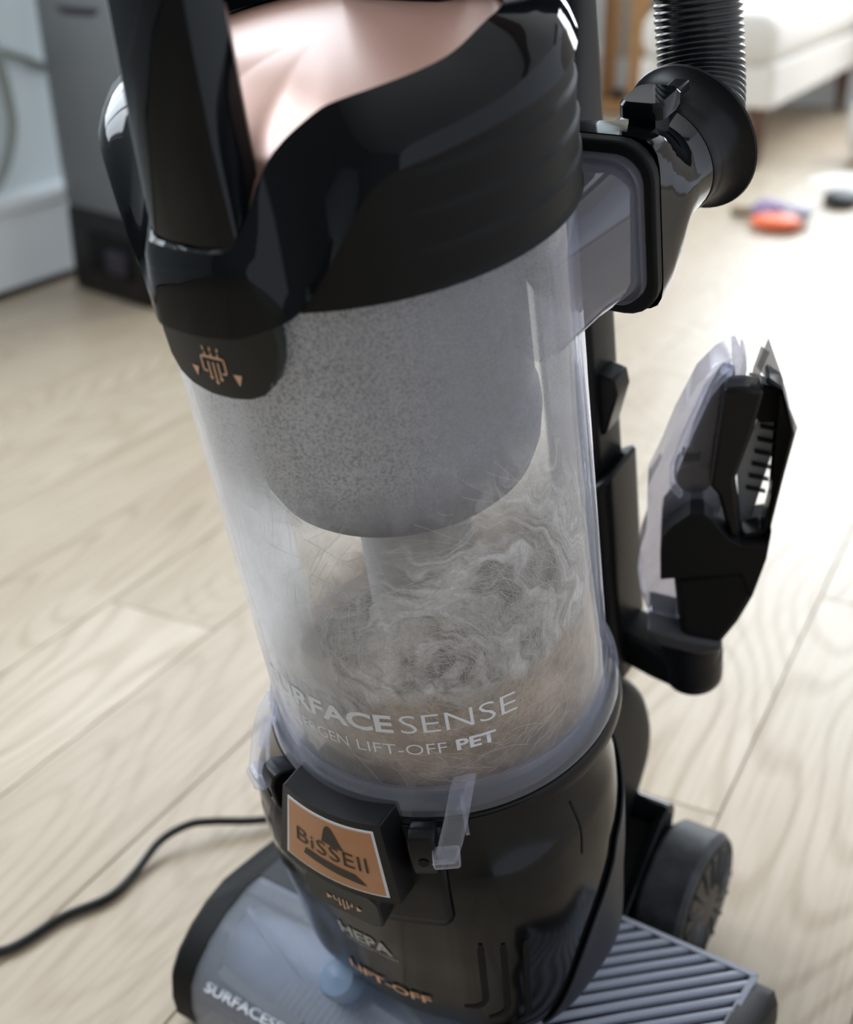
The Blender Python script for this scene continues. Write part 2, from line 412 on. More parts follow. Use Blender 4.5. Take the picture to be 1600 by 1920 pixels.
def smooth_tab(tab, x):
    """monotone-ish cubic through the table"""
    xs = [p[0] for p in tab]; ys = [p[1] for p in tab]
    if x <= xs[0]: return ys[0]
    if x >= xs[-1]: return ys[-1]
    n = len(xs); d = [(ys[i + 1] - ys[i]) / (xs[i + 1] - xs[i]) for i in range(n - 1)]
    m = [d[0]] + [0 if d[i - 1] * d[i] <= 0 else 2 * d[i - 1] * d[i] / (d[i - 1] + d[i]) for i in range(1, n - 1)] + [d[-1]]
    for i in range(n - 1):
        if x <= xs[i + 1]:
            h = xs[i + 1] - xs[i]; t = (x - xs[i]) / h
            return (ys[i] * (1 + 2 * t) * (1 - t) ** 2 + m[i] * h * t * (1 - t) ** 2 + ys[i + 1] * t * t * (3 - 2 * t) + m[i + 1] * h * t * t * (t - 1))
def rrect(w, h, r, n=6, cx=0, cy=0):
    o = []
    for qx, qy, a0 in ((1, -1, -90), (1, 1, 0), (-1, 1, 90), (-1, -1, 180)):
        for k in range(n + 1):
            a = rad(a0 + 90 * k / n)
            o.append((cx + qx * (w / 2 - r) + r * cos(a), cy + qy * (h / 2 - r) + r * sin(a)))
    return o

def letters(body, width, height, bold=0.0, shear=0.0, spacing=1.0):
    """text -> triangulated 2d shape, scaled to width x height (cap height), x centred, y from 0"""
    c = bpy.data.curves.new('t', 'FONT'); c.body = body; c.offset = bold; c.resolution_u = 3; c.shear = shear; c.space_character = spacing
    o = bpy.data.objects.new('t', c); COL.objects.link(o)
    dg = bpy.context.evaluated_depsgraph_get()
    me = bpy.data.meshes.new_from_object(o.evaluated_get(dg))
    vs = [(v.co.x, v.co.y) for v in me.vertices]; fs = [tuple(p.vertices) for p in me.polygons]
    bpy.data.objects.remove(o); bpy.data.curves.remove(c); bpy.data.meshes.remove(me)
    x0, x1 = min(v[0] for v in vs), max(v[0] for v in vs); y0, y1 = min(v[1] for v in vs), max(v[1] for v in vs)
    return [((v[0] - x0) / (x1 - x0) * width, (v[1] - y0) / (y1 - y0) * height) for v in vs], fs
def put_text(name, parts, fn, mat, parent):
    """parts: list of (verts2d, faces, x offset); fn(x,y)->point"""
    mb = MB()
    for vs, fs, xo in parts:
        k = len(mb.v)
        for x, y in vs: mb.v.append(fn(x + xo, y))
        mb.f += [tuple(i + k for i in f) for f in fs]
    return obj(name, mb, mat, parent, sharp=0, fix=False)

# ------------------------------------------------------------------ setting: floor, walls, ceiling, windows
floor = bpy.data.objects.new('floor', None); COL.objects.link(floor)
tag(floor, 'pale oak plank floor', kind='structure')
sub = MB(); sub.box((-0.1, 1.7, -0.03), (3.7, 8.2, 0.02)); obj('subfloor', sub, subfloorm, floor, sharp=0)
PW, PL_ = 0.1365, 1.83
def plank_mesh(x0, x1, y0, y1):
    mb = MB(); g, c, t = 0.0004, 0.0009, 0.018
    a = [(x0 + g, y0 + g), (x1 - g, y0 + g), (x1 - g, y1 - g), (x0 + g, y1 - g)]
    b = [(x0 + g + c, y0 + g + c), (x1 - g - c, y0 + g + c), (x1 - g - c, y1 - g - c), (x0 + g + c, y1 - g - c)]
    mb.loft([[(*p, -t) for p in a], [(*p, -c) for p in a], [(*p, 0) for p in b]], cap0=False)
    return mb
for i in range(-12, 15):
    x0 = -0.166 + i * PW
    if x0 < -1.86 or x0 > 1.6: continue
    off = {-1: 0.866, 0: 0.35 - 0.9, -2: 1.45, -3: 0.1}.get(i, random.uniform(0, PL_))
    y = off - 4 * PL_
    while y < 5.75:
        y0, y1 = max(y, -2.3), min(y + PL_, 5.75)
        if y1 - y0 > 0.03:
            mb = plank_mesh(-PW / 2, PW / 2, -(y1 - y0) / 2, (y1 - y0) / 2)
            obj('plank', mb, plankm, floor, sharp=20, loc=(max(x0, -1.86) + PW / 2, (y0 + y1) / 2, 0), fix=False)
        y += PL_

WX, WY, CH = -1.835, 5.30, 2.45
# left wall with a window opening (pane leaves the daylight in), back wall likewise
def wall(name, boxes, mat, label):
    mb = MB()
    for c, d in boxes: mb.box(c, d)
    return tag(obj(name, mb, mat, None, sharp=30), label, kind='structure')
wl = [((WX - .1, 1.5875, CH / 2), (.2, .375, CH)), ((WX - .1, -1.25, CH / 2), (.2, 2.1, CH)), ((WX - .1, .6, .40), (.2, 1.6, .80)), ((WX - .1, .6, 2.39), (.2, 1.6, .12)), ((WX - .1, 4.3125, CH / 2), (.2, 2.375, CH)), ((WX - .1, 2.45, .40), (.2, 1.35, .80)), ((WX - .1, 2.45, 2.39), (.2, 1.35, .12))]
wall('wall_left', wl, wallm, 'pale grey painted wall beside the purifier')
wb = [((-1.63, WY + .1, CH / 2), (.42, .2, CH)), ((2.0, WY + .1, CH / 2), (2.0, .2, CH)), ((-.21, WY + .1, .36), (2.42, .2, .72)), ((-.21, WY + .1, 2.40), (2.42, .2, .10))]
wall('wall_back', wb, wallb, 'beige painted wall behind the sofa')
mb = MB(); mb.box((-0.15, 1.5, CH + .05), (3.9, 7.9, .1)); tag(obj('ceiling', mb, ceilm, None, sharp=30), kind='structure')
wall('wall_front_added', [((-.15, -2.4, CH / 2), (3.9, .2, CH))], plastic('reflection_dark_front', (0.20, 0.21, 0.22), 0.8, 0.2), 'added grey wall behind the camera to darken reflections')  # unseen wall, added dark to deepen reflections and cut the fill light
for k, yy in enumerate((1.6, 3.4)):
    mb = MB(); mb.box((-0.2, yy, CH - .06), (3.7, .14, .12)); tag(obj('trim_%d' % (k + 1), mb, darkwood, None, sharp=30), kind='structure')
def window(n, c, w, h, axis):
    """frame, mullions and a glass pane in an opening; axis: direction along the wall"""
    root = bpy.data.objects.new('window_%d' % n, None); COL.objects.link(root); tag(root, 'white framed window letting daylight in', kind='structure')
    A = V3(axis); T = V3((0, 0, 1)); nrm = A.cross(T); c = V3(c)
    fr = MB(); ax = (A, nrm, T)
    for s in (-1, 1):
        fr.box(c + A * s * (w / 2 - .03), (.06, .07, h), ax); fr.box(c + T * s * (h / 2 - .03), (w - .12, .07, .06), ax)
    obj('window_frame', fr, whitepl, root, sharp=30)
    for k in (-1, 1):
        mm = MB(); mm.box(c + A * k * w / 6, (.045, .05, h - .12), ax); obj('mullion', mm, whitepl, root, sharp=30)
    mm = MB(); mm.box(c + T * h * .18, (w - .12, .05, .045), ax); obj('transom', mm, whitepl, root, sharp=30)
    return root
window(1, (WX - .09, 2.45, 1.565), 1.35, 1.53, (0, 1, 0))
window(3, (WX - .09, .6, 1.565), 1.6, 1.53, (0, 1, 0))
window(2, (-.21, WY + .09, 1.535), 2.42, 1.63, (1, 0, 0))

# skirting board on the left wall: board, rounded ledge, black strip painted as the shade of the floor gap
sk = MB(); sk.prism([(0, .012), (.018, .012), (.018, .150), (.026, .158), (.026, .176), (.014, .186), (0, .19)],
                    lambda x, z: (WX + x, -2.3, z), lambda x, z: (WX + x, 5.3, z))
tag(obj('baseboard_left', sk, skirtm, None, sharp=30), 'tall painted skirting board on the left wall', kind='structure')
sk = MB(); sk.box((WX + .007, 2.35, .006), (.012, 5.9, .012)); tag(obj('trim_3', sk, recess, None, sharp=30), kind='structure')  # black strip stands in for the shade under the board
sk = MB(); sk.box((-.2, WY - .008, .07), (3.2, .016, .14)); tag(obj('baseboard_back', sk, skirtm, None, sharp=30, bevel=.004), kind='structure')

# ------------------------------------------------------------------ upright vacuum
vac = empty('upright_vacuum', B0, 'black upright vacuum cleaner with clear dusty tank and copper lid on oak floor', 'vacuum')

# --- dust tank: clear cylinder
def cyl_grid(mb, r, h0, h1, n=96, m=2, a0=-180, a1=180, rf=None):
    rows, uvs = [], []
    for i in range(m + 1):
        h = h0 + (h1 - h0) * i / m
        rows.append([PL(rf(a0 + (a1 - a0) * k / n, h) if rf else r, a0 + (a1 - a0) * k / n, h) for k in range(n + 1)])
        uvs.append([((a0 + (a1 - a0) * k / n) / 90, h * 3.6) for k in range(n + 1)])
    mb.grid(rows, uvs=uvs)
    return mb
tank = MB(TF)
prof = [(R, .012), (R, .275), (R - .0022, .275), (R - .0022, .012)]
n = 112
tank.grid([[PL(r, 360 * k / n, h) for k in range(n)] for r, h in prof], cu=True, cv=True)
tank_o = obj('dust_tank', tank, clearm, vac, sharp=40)
tag(tank_o, 'clear dusty cylinder tank full of pet hair')
fl = MB(TF)
prof = [(.0880, .013), (.0905, .0135), (.0920, .010), (.0940, .0085), (.0952, .005), (.0952, -.001), (.0925, -.004), (.0880, -.004)]
fl.grid([[PL(r, 360 * k / n, h) for k in range(n)] for r, h in prof], cu=True, cv=True)
obj('tank_flange', fl, flangem, tank_o, sharp=25)
fm = cyl_grid(MB(TF), R - .0034, .006, .274, 128, 4)
obj('dust_film', fm, filmm, tank_o, sharp=0, fix=False)['kind'] = 'stuff'

# inner separator and core tube
sp = MB(TF); sp.lathe([(.058, .274), (.064, .262), (.0665, .235), (.0665, .192), (.0645, .188), (.0655, .184), (.0680, .180), (.0685, .172), (.0665, .158), (.0625, .148), (.0605, .146), (.050, .150), (.0, .152)], 96, cap=False)
so = obj('separator', sp, sepm, tank_o, sharp=35)
sp = MB(TF); sp.lathe([(.027, .149), (.029, .06), (.031, .0)], 48, cap=False)
obj('core_tube', sp, tubem, tank_o, sharp=35)

# lettering printed on the tank
def on_tank(az0, r=R + .0005):
    return lambda x, y: TF(PL(r, az0 + math.degrees(x / R), y))
a, b = letters('SURFACE', .0800, .0118, bold=.028), letters('SENSE', .0560, .0118, bold=-.010)
put_text('lettering', [(*a, 0), (*b, .0835)], lambda x, y: on_tank(-119)(x, y + .0530), printwh, tank_o)
a, b, c_ = letters('ALLERGEN', .0450, .0070, bold=-.008), letters('LIFT-OFF', .0440, .0070, bold=-.008), letters('PET', .0195, .0074, bold=.03)
put_text('lettering', [(*a, 0), (*b, .0500), (*c_, .0985)], lambda x, y: on_tank(-113)(x, y + .0385), printwh, tank_o)

# --- cap: matte ribbed skirt, gloss ring with nose, copper lid, handle, release button
def alpha(az):
    a = (az + 90) % 360
    return a if a <= 180 else 360 - a
LIP_R = [(0, .0995), (9, .0990), (12, .0970), (14, .0915), (16.5, .0865), (20, .0815), (28, .0775), (37, .0750), (49, .0732), (71, .0722), (90, .0720), (180, .0720)]
LIP_H = [(0, .3035), (9, .3040), (12, .3062), (14, .3125), (16.5, .3220), (20.5, .3310), (28, .3390), (37, .3445), (49, .3462), (71, .3485), (92, .3540), (140, .3560), (180, .3565)]
TOP_R = [(0, .1030), (10, .1025), (16, .0990), (22, .0945), (30, .0915), (45, .0900), (60, .0895), (180, .0895)]
TOP_H = [(0, .3000), (10, .2995), (14, .2965), (18, .2890), (22, .2850), (26, .2870), (30, .2970), (35, .3112), (39, .3217), (43, .3285), (47, .3325), (54, .3352), (65, .3370), (78, .3388), (92, .3415), (102, .3445), (120, .3480), (180, .3520)]
BOT_R = [(0, .1075), (9, .1068), (14, .1035), (20, .0990), (26, .0965), (40, .0952), (180, .0952)]
BOT_H = [(0, .2722), (9, .2722), (15, .2735), (20.7, .2760), (24, .2800), (28.4, .2887), (35.9, .3054), (43, .3202), (48, .3242), (57, .3263), (66, .3280), (77, .3295), (93, .3304), (104, .3330), (130, .3380), (180, .3420)]
def capv(az):
    a = alpha(az)
    return (smooth_tab(LIP_R, a), smooth_tab(LIP_H, a), smooth_tab(TOP_R, a), smooth_tab(TOP_H, a), smooth_tab(BOT_R, a), smooth_tab(BOT_H, a))
ring = MB(TF); NA = 240
rows = [[] for _ in range(8)]
for k in range(NA):
    az = -90 + 360 * k / NA
    lr, lh, tr, th, br, bh = capv(az)
    br = max(br, .0950)
    rows[0].append(PL(lr - .0025, az, lh - .010))
    rows[1].append(PL(lr - .0012, az, lh - .0012))
    rows[2].append(PL(lr, az, lh))
    rows[3].append(PL(lr + (tr - lr) * .5, az, lh + (th - lh) * .5 + .0012))
    rows[4].append(PL(tr, az, th))
    rows[5].append(PL(tr + (br - tr) * .55, az, th + (bh - th) * .45))
    rows[6].append(PL(br, az, bh))
    rows[7].append(PL(br - .004, az, bh - .0015))
ring.grid(rows, cu=True)
cap_o = obj('tank_cap', ring, gloss, vac, sharp=26)
tag(cap_o, 'gloss black ring with pointed front nose and matte ribbed skirt')
# matte skirt, faint steps on its sides
sk = MB(TF); rows = []
for i in range(41):
    t = i / 40; row = []
    for k in range(NA):
        az = -90 + 360 * k / NA; a = alpha(az)
        bh = capv(az)[5] - .0005; h0 = .2765
        h = h0 + (max(bh, h0 + .002) - h0) * t
        side = min(1, max(0, (a - 42) / 30))
        q = ((h - .2785) / .0145) % 1.0
        stp = (.0012 * q if q < .9 else .0012 * (1 - q) * 10)
        row.append(PL(.0930 + .0010 * (1 - side) + stp * side, az, h))
    rows.append(row)
rows.insert(0, [PL(.0895, -90 + 360 * k / NA, .2765) for k in range(NA)])
sk.grid(rows, cu=True)
obj('cap_skirt', sk, matte, cap_o, sharp=50)
# copper lid
ld = MB(TF); rows = []
for i in range(13):
    t = i / 12
    rows.append([])
    for k in range(NA // 2):
        az = -90 + 720 * k / NA
        lr, lh = capv(az)[:2]
        rows[-1].append(PL((lr - .0008) * t, az, .3440 + .0030 * (1 - t * t) + (min(lh, .3475) - .0035 - .3440) * t ** 3.2))
ld.grid(rows, cu=True)
obj('lid', ld, copper, cap_o, sharp=0)
# carry handle: loop from the nose up and back over the lid
hp = [(-.0895, .296, .0215, .0140), (-.0885, .315, .0208, .0145), (-.0870, .340, .0196, .0150), (-.0848, .365, .0188, .0150), (-.0825, .390, .0182, .0145), (-.0790, .413, .0178, .0140),
      (-.0700, .432, .0175, .0135), (-.0500, .446, .0175, .0130), (-.0200, .450, .0175, .0130), (.0100, .446, .0175, .0130), (.0330, .434, .0180, .0130), (.0460, .414, .0190, .0130), (.0520, .392, .0210, .0130), (.0550, .370, .0240, .0130), (.0570, .345, .0290, .0140)]
hd = MB(TF); rings = []
for i, (y, h, hw, dp) in enumerate(hp):
    y0, h0 = hp[max(0, i - 1)][:2]; y1, h1 = hp[min(len(hp) - 1, i + 1)][:2]
    l = math.hypot(y1 - y0, h1 - h0); ty, th = (y1 - y0) / l, (h1 - h0) / l
    ny, nh = -th, ty            # outward normal of the loop (front/up)
    def q(x, d): return (x, y + ny * d, h + nh * d)
    # front face lightly domed, chamfered edges, deep flanks
    o_ = [(-hw * .80, .55), (-hw * .3, .66), (hw * .3, .66), (hw * .80, .55), (hw * .95, .40), (hw, .1), (hw * .98, -.8), (hw * .85, -1.05), (hw * .45, -1.15), (-hw * .45, -1.15), (-hw * .85, -1.05), (-hw * .98, -.8), (-hw, .1), (-hw * .95, .40)]
    rings.append([q(x, d * dp) for x, d in o_])
hd.loft(rings)
obj('carry_handle', hd, gloss, cap_o, sharp=28)
# nose front is part of the ring; release button below it with printed symbols
def on_r(r): return lambda deg, h: TF(PL(r, deg, h))
bt = MB(TF)
ol = [(-107.5, .276), (-107.5, .262), (-106.8, .252), (-104.5, .2455), (-100.5, .2420), (-94, .2400), (-88, .2400), (-83, .2410), (-79.2, .2435), (-76.2, .2485), (-74.2, .2560), (-73.2, .2640), (-72.8, .276)]
cen = (-90, .262)
def shr(p, k): return (cen[0] + (p[0] - cen[0]) * k, cen[1] + (p[1] - cen[1]) * k if p[1] < cen[1] else p[1])
bt.loft([[PL(.091, *p) for p in ol], [PL(.0985, *p) for p in ol], [PL(.0995, *shr(p, .975)) for p in ol]], cap0=False, cap1=False)
cols = 24; lo = [p for p in [shr(q, .975) for q in ol]]
rows = []
for i in range(cols + 1):
    az = lo[0][0] + (lo[-1][0] - lo[0][0]) * i / cols
    hb = lerp_tab(sorted([(p[0], p[1]) for p in lo[1:-1]]), az)
    rows.append([PL(.0995, az, hb), PL(.0995, az, .276)])
bt.grid(rows)
but = obj('release_button', bt, buttonm, cap_o, sharp=35)
def flat_shapes(name, polys, fn, mat, parent):
    mb = MB()
    for pl in polys:
        k = len(mb.v)
        for p in pl: mb.v.append(fn(*p))
        mb.f.append(tuple(range(k, k + len(pl))))
    return obj(name, mb, mat, parent, sharp=0, fix=False)
def bar(x0, y0, x1, y1, w):
    l = math.hypot(x1 - x0, y1 - y0); nx, ny = -(y1 - y0) / l * w / 2, (x1 - x0) / l * w / 2
    return [(x0 + nx, y0 + ny), (x0 - nx, y0 - ny), (x1 - nx, y1 - ny), (x1 + nx, y1 + ny)]
def symbol(cut=False):
    """tray with three down arrows and three dashes (unit: mm)"""
    s = []
    w = .80
    if not cut:
        for x, dx in ((-3.0, -.7), (0, 0), (3.0, .7)):
            s.append(bar(x + dx * 1.2, 11.0, x + dx * .8, 9.2, w)); s.append(bar(x + dx * .6, 8.4, x + dx * .3, 7.0, w))
        s.append(bar(-5.2, 6.4, 5.2, 6.4, 1.0)); s.append(bar(-5.0, 6.6, -5.9, 5.7, w)); s.append(bar(5.0, 6.6, 5.9, 5.7, w))
    for sg in (-1, 1):
        s.append(bar(sg * 5.8, 5.9 if not cut else 3.0, sg * 5.8, .4, w)); s.append(bar(sg * 5.9, .5, sg * 5.2, -.2, w)); s.append(bar(sg * 5.5, -.1, sg * 3.7, -.1, w))
    for x, yb in ((-2.5, -2.4), (0, -4.2), (2.5, -2.4)):
        s.append(bar(x, 4.4 if not cut else 3.0, x, yb, w)); s.append([(x - 1.15, yb), (x, yb - 1.5), (x + 1.15, yb)])
    return s
def tri(x, y, w, h): return [(x - w / 2, y), (x, y - h), (x + w / 2, y)]
def on_button(x, y): return TF(PL(.0999, -91.2 + math.degrees(x / 100), .2535 + y / 1000))
flat_shapes('symbol', symbol() + [tri(-10.6, .6, 3.8, 4.6), tri(11.0, .6, 4.1, 5.0)], lambda x, y: TF(PL(.0999, -91.0 + math.degrees(x / 100), .2515 + y / 1000)), printcu, but)

# --- inlet duct, gasket, elbow, hose collar and hose
dk = MB(TF)
def dsec(y, w0, w1, h0, h1, r):   # rounded rect in x,h at depth y
    return [(x, y, h) for x, h in rrect(w1 - w0, h1 - h0, r, 6, (w0 + w1) / 2, (h0 + h1) / 2)]
dk.loft([dsec(.004, .066, .0885, .213, .268, .010), dsec(.045, .046, .0890, .2105, .269, .012), dsec(.080, .035, .0900, .206, .270, .012)], cap0=False, cap1=True)
obj('inlet_duct', dk, smoky, tank_o, sharp=35)
dk = MB(TF); dk.loft([dsec(.0745, .032, .0915, .2030, .2725, .013), dsec(.0800, .031, .0918, .2025, .2730, .013)])
obj('duct_rim', dk, smoky, tank_o, sharp=35)
el = MB(TF); el.loft([dsec(.0800, .026, .0965, .1955, .2785, .017), dsec(.0870, .026, .0965, .1955, .2785, .017)])
elb = obj('hose_elbow', el, matte, vac, sharp=35, bevel=.0015)
el = MB(TF)
def morph(y, t, c, r):
    """rounded rectangle (t=0) to circle (t=1), sampled evenly in angle"""
    cx, ch = .0612 + (c[0] - .0612) * t, .237 + (c[1] - .237) * t
    hw, hh, n_ = .0353 + (r - .0353) * t, .0415 + (r - .0415) * t, 5.5 * (1 - t) ** 1.3 + 2
    out = []
    for k in range(72):
        an = 2 * pi * k / 72; c_, s_ = cos(an), sin(an)
        q = (abs(c_ / hw) ** n_ + abs(s_ / hh) ** n_) ** (-1 / n_)
        out.append((cx + q * c_, y, ch + q * s_))
    return out
CX, CHt = .0690, .2420
el.loft([morph(.0871, 0, (CX, CHt), .03), morph(.0980, .18, (CX, CHt), .030), morph(.1080, .52, (CX, CHt), .030), morph(.1180, .90, (CX, CHt), .0295), morph(.1280, 1, (CX, CHt), .0285), morph(.1440, 1, (CX + .002, CHt + .001), .0280)], cap0=False)
obj('elbow_body', el, gloss, elb, sharp=30)
cl = MB(TF); ca = V3((.17, 1, .10))
co = (CX + .002, .1440, CHt + .001)
cl.lathe([(.0282, .0), (.0286, .001), (.0276, .008), (.0279, .012), (.0292, .0160), (.0320, .0195), (.0350, .0215), (.0366, .0222), (.0370, .0234), (.0358, .0246), (.0300, .0240), (.0, .0240)], 64, co, ca)
obj('hose_collar', cl, satin, elb, sharp=35)
lt = MB(TF)
lt.loft([[(x, y, .2810 + dz) for x, y in rrect(.0215 - s, .024 - s, .005, 5, .0800, .1140)] for dz, s in ((-.0015, 0), (.004, 0), (.0058, .0024))])
obj('collar_latch', lt, gloss, elb, sharp=35)
lt = MB(TF); lt.box((.0780, .1160, .2745), (.013, .014, .014)); obj('latch_stem', lt, satin, elb, sharp=35)
lt = MB(TF); lt.box((.0800, .1370, .2790), (.008, .022, .005)); obj('latch_rail', lt, satin, elb, sharp=35, bevel=.0012)
# corrugated hose going up
hc = []
p0 = V3(co) + ca.normalized() * .024
ctl = [p0, p0 + V3((-.002, .016, .004)), p0 + V3((-.008, .032, .022)), p0 + V3((-.014, .042, .054)), p0 + V3((-.019, .050, .108)), p0 + V3((-.023, .057, .188)), p0 + V3((-.027, .063, .29))]
def bez(ct, n_):
    out = []
    for i in range(len(ct) - 1):
        a0, b0 = ct[max(i - 1, 0)], ct[i]; c0, d0 = ct[i + 1], ct[min(i + 2, len(ct) - 1)]
        for k in range(n_):
            t = k / n_
            out.append(0.5 * ((2 * b0) + (c0 - a0) * t + (2 * a0 - 5 * b0 + 4 * c0 - d0) * t * t + (3 * b0 - a0 - 3 * c0 + d0) * t ** 3))
    out.append(ct[-1]); return out
cp = bez(ctl, 40)
L_ = [0]
for i in range(1, len(cp)): L_.append(L_[-1] + (cp[i] - cp[i - 1]).length)
def at_len(s_):
    for i in range(1, len(cp)):
        if L_[i] >= s_:
            t = (s_ - L_[i - 1]) / (L_[i] - L_[i - 1]); return cp[i - 1].lerp(cp[i], t)
    return cp[-1]
pitch = .0034; path = []; rr = []
s_ = 0
while s_ < L_[-1]:
    for f_, r_ in ((0, .0208), (.2, .0214), (.38, .0216), (.56, .0214), (.75, .0208), (.88, .0206)):
        path.append(tuple(at_len(s_ + f_ * pitch))); rr.append(r_)
    s_ += pitch
hs = MB(TF); hs.tube(path, rr, 40, ref=(1, 0, 0))
obj('hose', hs, hosem, vac, sharp=60)

# --- wand pole behind the tank
pole = MB(TF); pole.loft([[(x, y, h) for x, y in rrect(.036, .036, .006, 4, -.001, .176)] for h in (-.14, .56)])
pol = obj('wand', pole, satin, vac, sharp=35)
sl = MB(TF)
sl.loft([[(x, y, hf(x)) for x, y in rrect(.050, .050, .010, 5, .001, .174)] for hf in (lambda x: -.135, lambda x: .018 + .018 * (x / .025))])
obj('wand_sleeve', sl, satin, pol, sharp=35, bevel=.003)
ck = MB(TF); ck.loft([[(x, .1835, h) for x, h in ((.016, .100), (.027, .098), (.0285, .088), (.020, .060), (.016, .056))], [(x, .1655, h) for x, h in ((.016, .100), (.027, .098), (.0285, .088), (.020, .060), (.016, .056))]])
obj('cord_hook', ck, satin, pol, sharp=30, bevel=.0015)
ck = MB(TF); ck.loft([[(x, y, h) for x, y in rrect(.012, .020, .003, 3, .004, .150)] for h in (.085, .190)])
obj('wand_clip', ck, smoky, pol, sharp=35)

# tool bracket arm with socket, reaching out to the right
br = MB(TF)
br.loft([[(.020, y, h) for y, h in rrect(.030, .030, .005, 4, .176, -.108)], [(.045, y, h) for y, h in rrect(.032, .028, .005, 4, .172, -.110)], [(.068, y, h) for y, h in rrect(.034, .022, .006, 4, .170, -.114)]])
brk = obj('tool_bracket', br, satin, vac, sharp=35)
TC = (.0705, .1700)
br = MB(TF); br.lathe([(.0175, -.1235), (.0188, -.121), (.0192, -.115), (.0192, -.100), (.0, -.100)], 40, (TC[0], TC[1], 0))
obj('bracket_foot', br, satin, brk, sharp=35)

# --- motor base: body under the tank
BR = [(0, .0985), (20, .1010), (34, .1075), (45, .1095), (58, .1060), (75, .0985), (90, .0950), (110, .0885), (125, .0850), (150, .0830), (180, .0820)]
BS = [(-.262, .42), (-.225, .60), (-.195, .80), (-.182, .935), (-.175, .975), (-.165, .990), (-.130, 1.010), (-.100, 1.035), (-.068, 1.045), (-.045, 1.030), (-.025, .995), (-.010, .965), (-.0042, .950)]
def body_r(az, h):
    s_ = smooth_tab(BS, h); a_ = alpha(az)
    blend = max(0, min(1, (-h + .002) / .04))
    base = .0945 * (1 - blend) + smooth_tab(BR, a_) * blend
    r_ = base * (s_ * blend + (1 - blend))
    if a_ > 100: r_ -= (a_ - 100) / 80 * .004
    return r_
hs_ = [-.262, -.24, -.225, -.215] + [-.212 + .0035 * i for i in range(59)] + [-.0045]
mbd = MB(TF)
rows = [[PL(body_r(az, h), az, h) for az in [360 * k / 120 for k in range(120)]] for h in hs_]
mbd.loft(rows)
body = obj('motor_base', mbd, gbody, vac, sharp=35)
cr = MB(TF); cr.grid([[PL(r_, 360 * k / 96, h) for k in range(96)] for r_, h in ((.0900, -.0030), (.0948, -.0034), (.0962, -.006), (.0962, -.013), (.0950, -.0155), (.090, -.016))], cu=True, cv=True)
obj('base_collar', cr, satin, body, sharp=30)
def patch(mb, az0, az1, h0, h1, off, nu=20, nv=10, h0f=None, h1f=None):
    rows = []
    for i in range(nv + 1):
        row = []
        for k in range(nu + 1):
            az = az0 + (az1 - az0) * k / nu
            b_ = h0f(k / nu) if h0f else h0; t_ = h1f(k / nu) if h1f else h1
            h = b_ + (t_ - b_) * i / nv
            row.append(PL(body_r(az, h) + off, az, h))
        rows.append(row)
    mb.grid(rows); return mb
# recessed looking front panel that carries the label
fp = patch(MB(TF), -121, -59, -.07, -.006, .0014, 30, 12, h0f=lambda t: -.060 - .014 * math.sqrt(max(0, 1 - (2 * t - 1) ** 2)))
obj('front_panel', fp, satin, body, sharp=40, solid=.002)
# label plate: chunky black frame, copper face with white border, logo
def lab(u, v, d):      # u -1..1, v 0(bottom)..1(top) on the slightly curved, tilted plate
    hw = .0325 + (.0262 - .0325) * v
    sag = -.0045 * (1 - u * u) * (1 - v) - .0025 * (1 - u * u) * v
    y = -.1115 + .0055 * v + .0030 * u * u - d
    return (u * hw + .0005, y, -.0385 + .0410 * v + sag * .6)
def plate(us, vs, k, d0, d1, nu=14, nv=8):
    mb = MB(TF)
    def g(d): return [[lab(u * k, .5 + (v - .5) * (1 + (k - 1) * 1.25), d) for u in [-1 + 2 * i / nu for i in range(nu + 1)]] for v in [j / nv for j in range(nv + 1)]]
    A, Bk = g(d1), g(d0)
    mb.grid(A); 
    edge = [A[0][i] for i in range(nu + 1)] + [A[j][nu] for j in range(1, nv + 1)] + [A[nv][i] for i in range(nu - 1, -1, -1)] + [A[j][0] for j in range(nv - 1, 0, -1)]
    edg2 = [Bk[0][i] for i in range(nu + 1)] + [Bk[j][nu] for j in range(1, nv + 1)] + [Bk[nv][i] for i in range(nu - 1, -1, -1)] + [Bk[j][0] for j in range(nv - 1, 0, -1)]
    mb.grid([edg2, edge], cu=True)
    return mb
lp = obj('label_plate', plate(0, 0, 1.16, -.014, .0030), satin, body, sharp=30, bevel=.001)
obj('label_border', plate(0, 0, 1.0, .0028, .0034), printwh, lp, sharp=30)
obj('label_face', plate(0, 0, .955, .0032, .0038), labelcu, lp, sharp=30)
def on_lab(x, y): return TF(lab(x, y, .0042))
mb = MB()
def strip(mb, La, Lb):
    mb.grid([[on_lab(*(p)) for p in La], [on_lab(a_[0] * .5 + b_[0] * .5, a_[1] * .5 + b_[1] * .5) for a_, b_ in zip(La, Lb)], [on_lab(*(p)) for p in Lb]])
strip(mb, [(-.16, .63), (-.125, .73), (-.09, .82), (-.05, .88), (.0, .905)], [(.30, .59), (.215, .70), (.13, .82), (.085, .885), (.02, .905)])
strip(mb, [(-.60 + 1.26 * t_ / 12, .235 - .105 * t_ / 12) for t_ in range(13)], [(-.55 + 1.01 * t_ / 12, .345 - .075 * t_ / 12) for t_ in range(13)])
obj('logo', mb, printbk, lp, sharp=0, fix=False)
tx = letters('BiSSEll', 1.50, .225, bold=-.004, spacing=1.05)
put_text('logo_lettering', [(*tx, -.75)], lambda x, y: on_lab(x, y + .375 - .03 * x), printbk, lp)
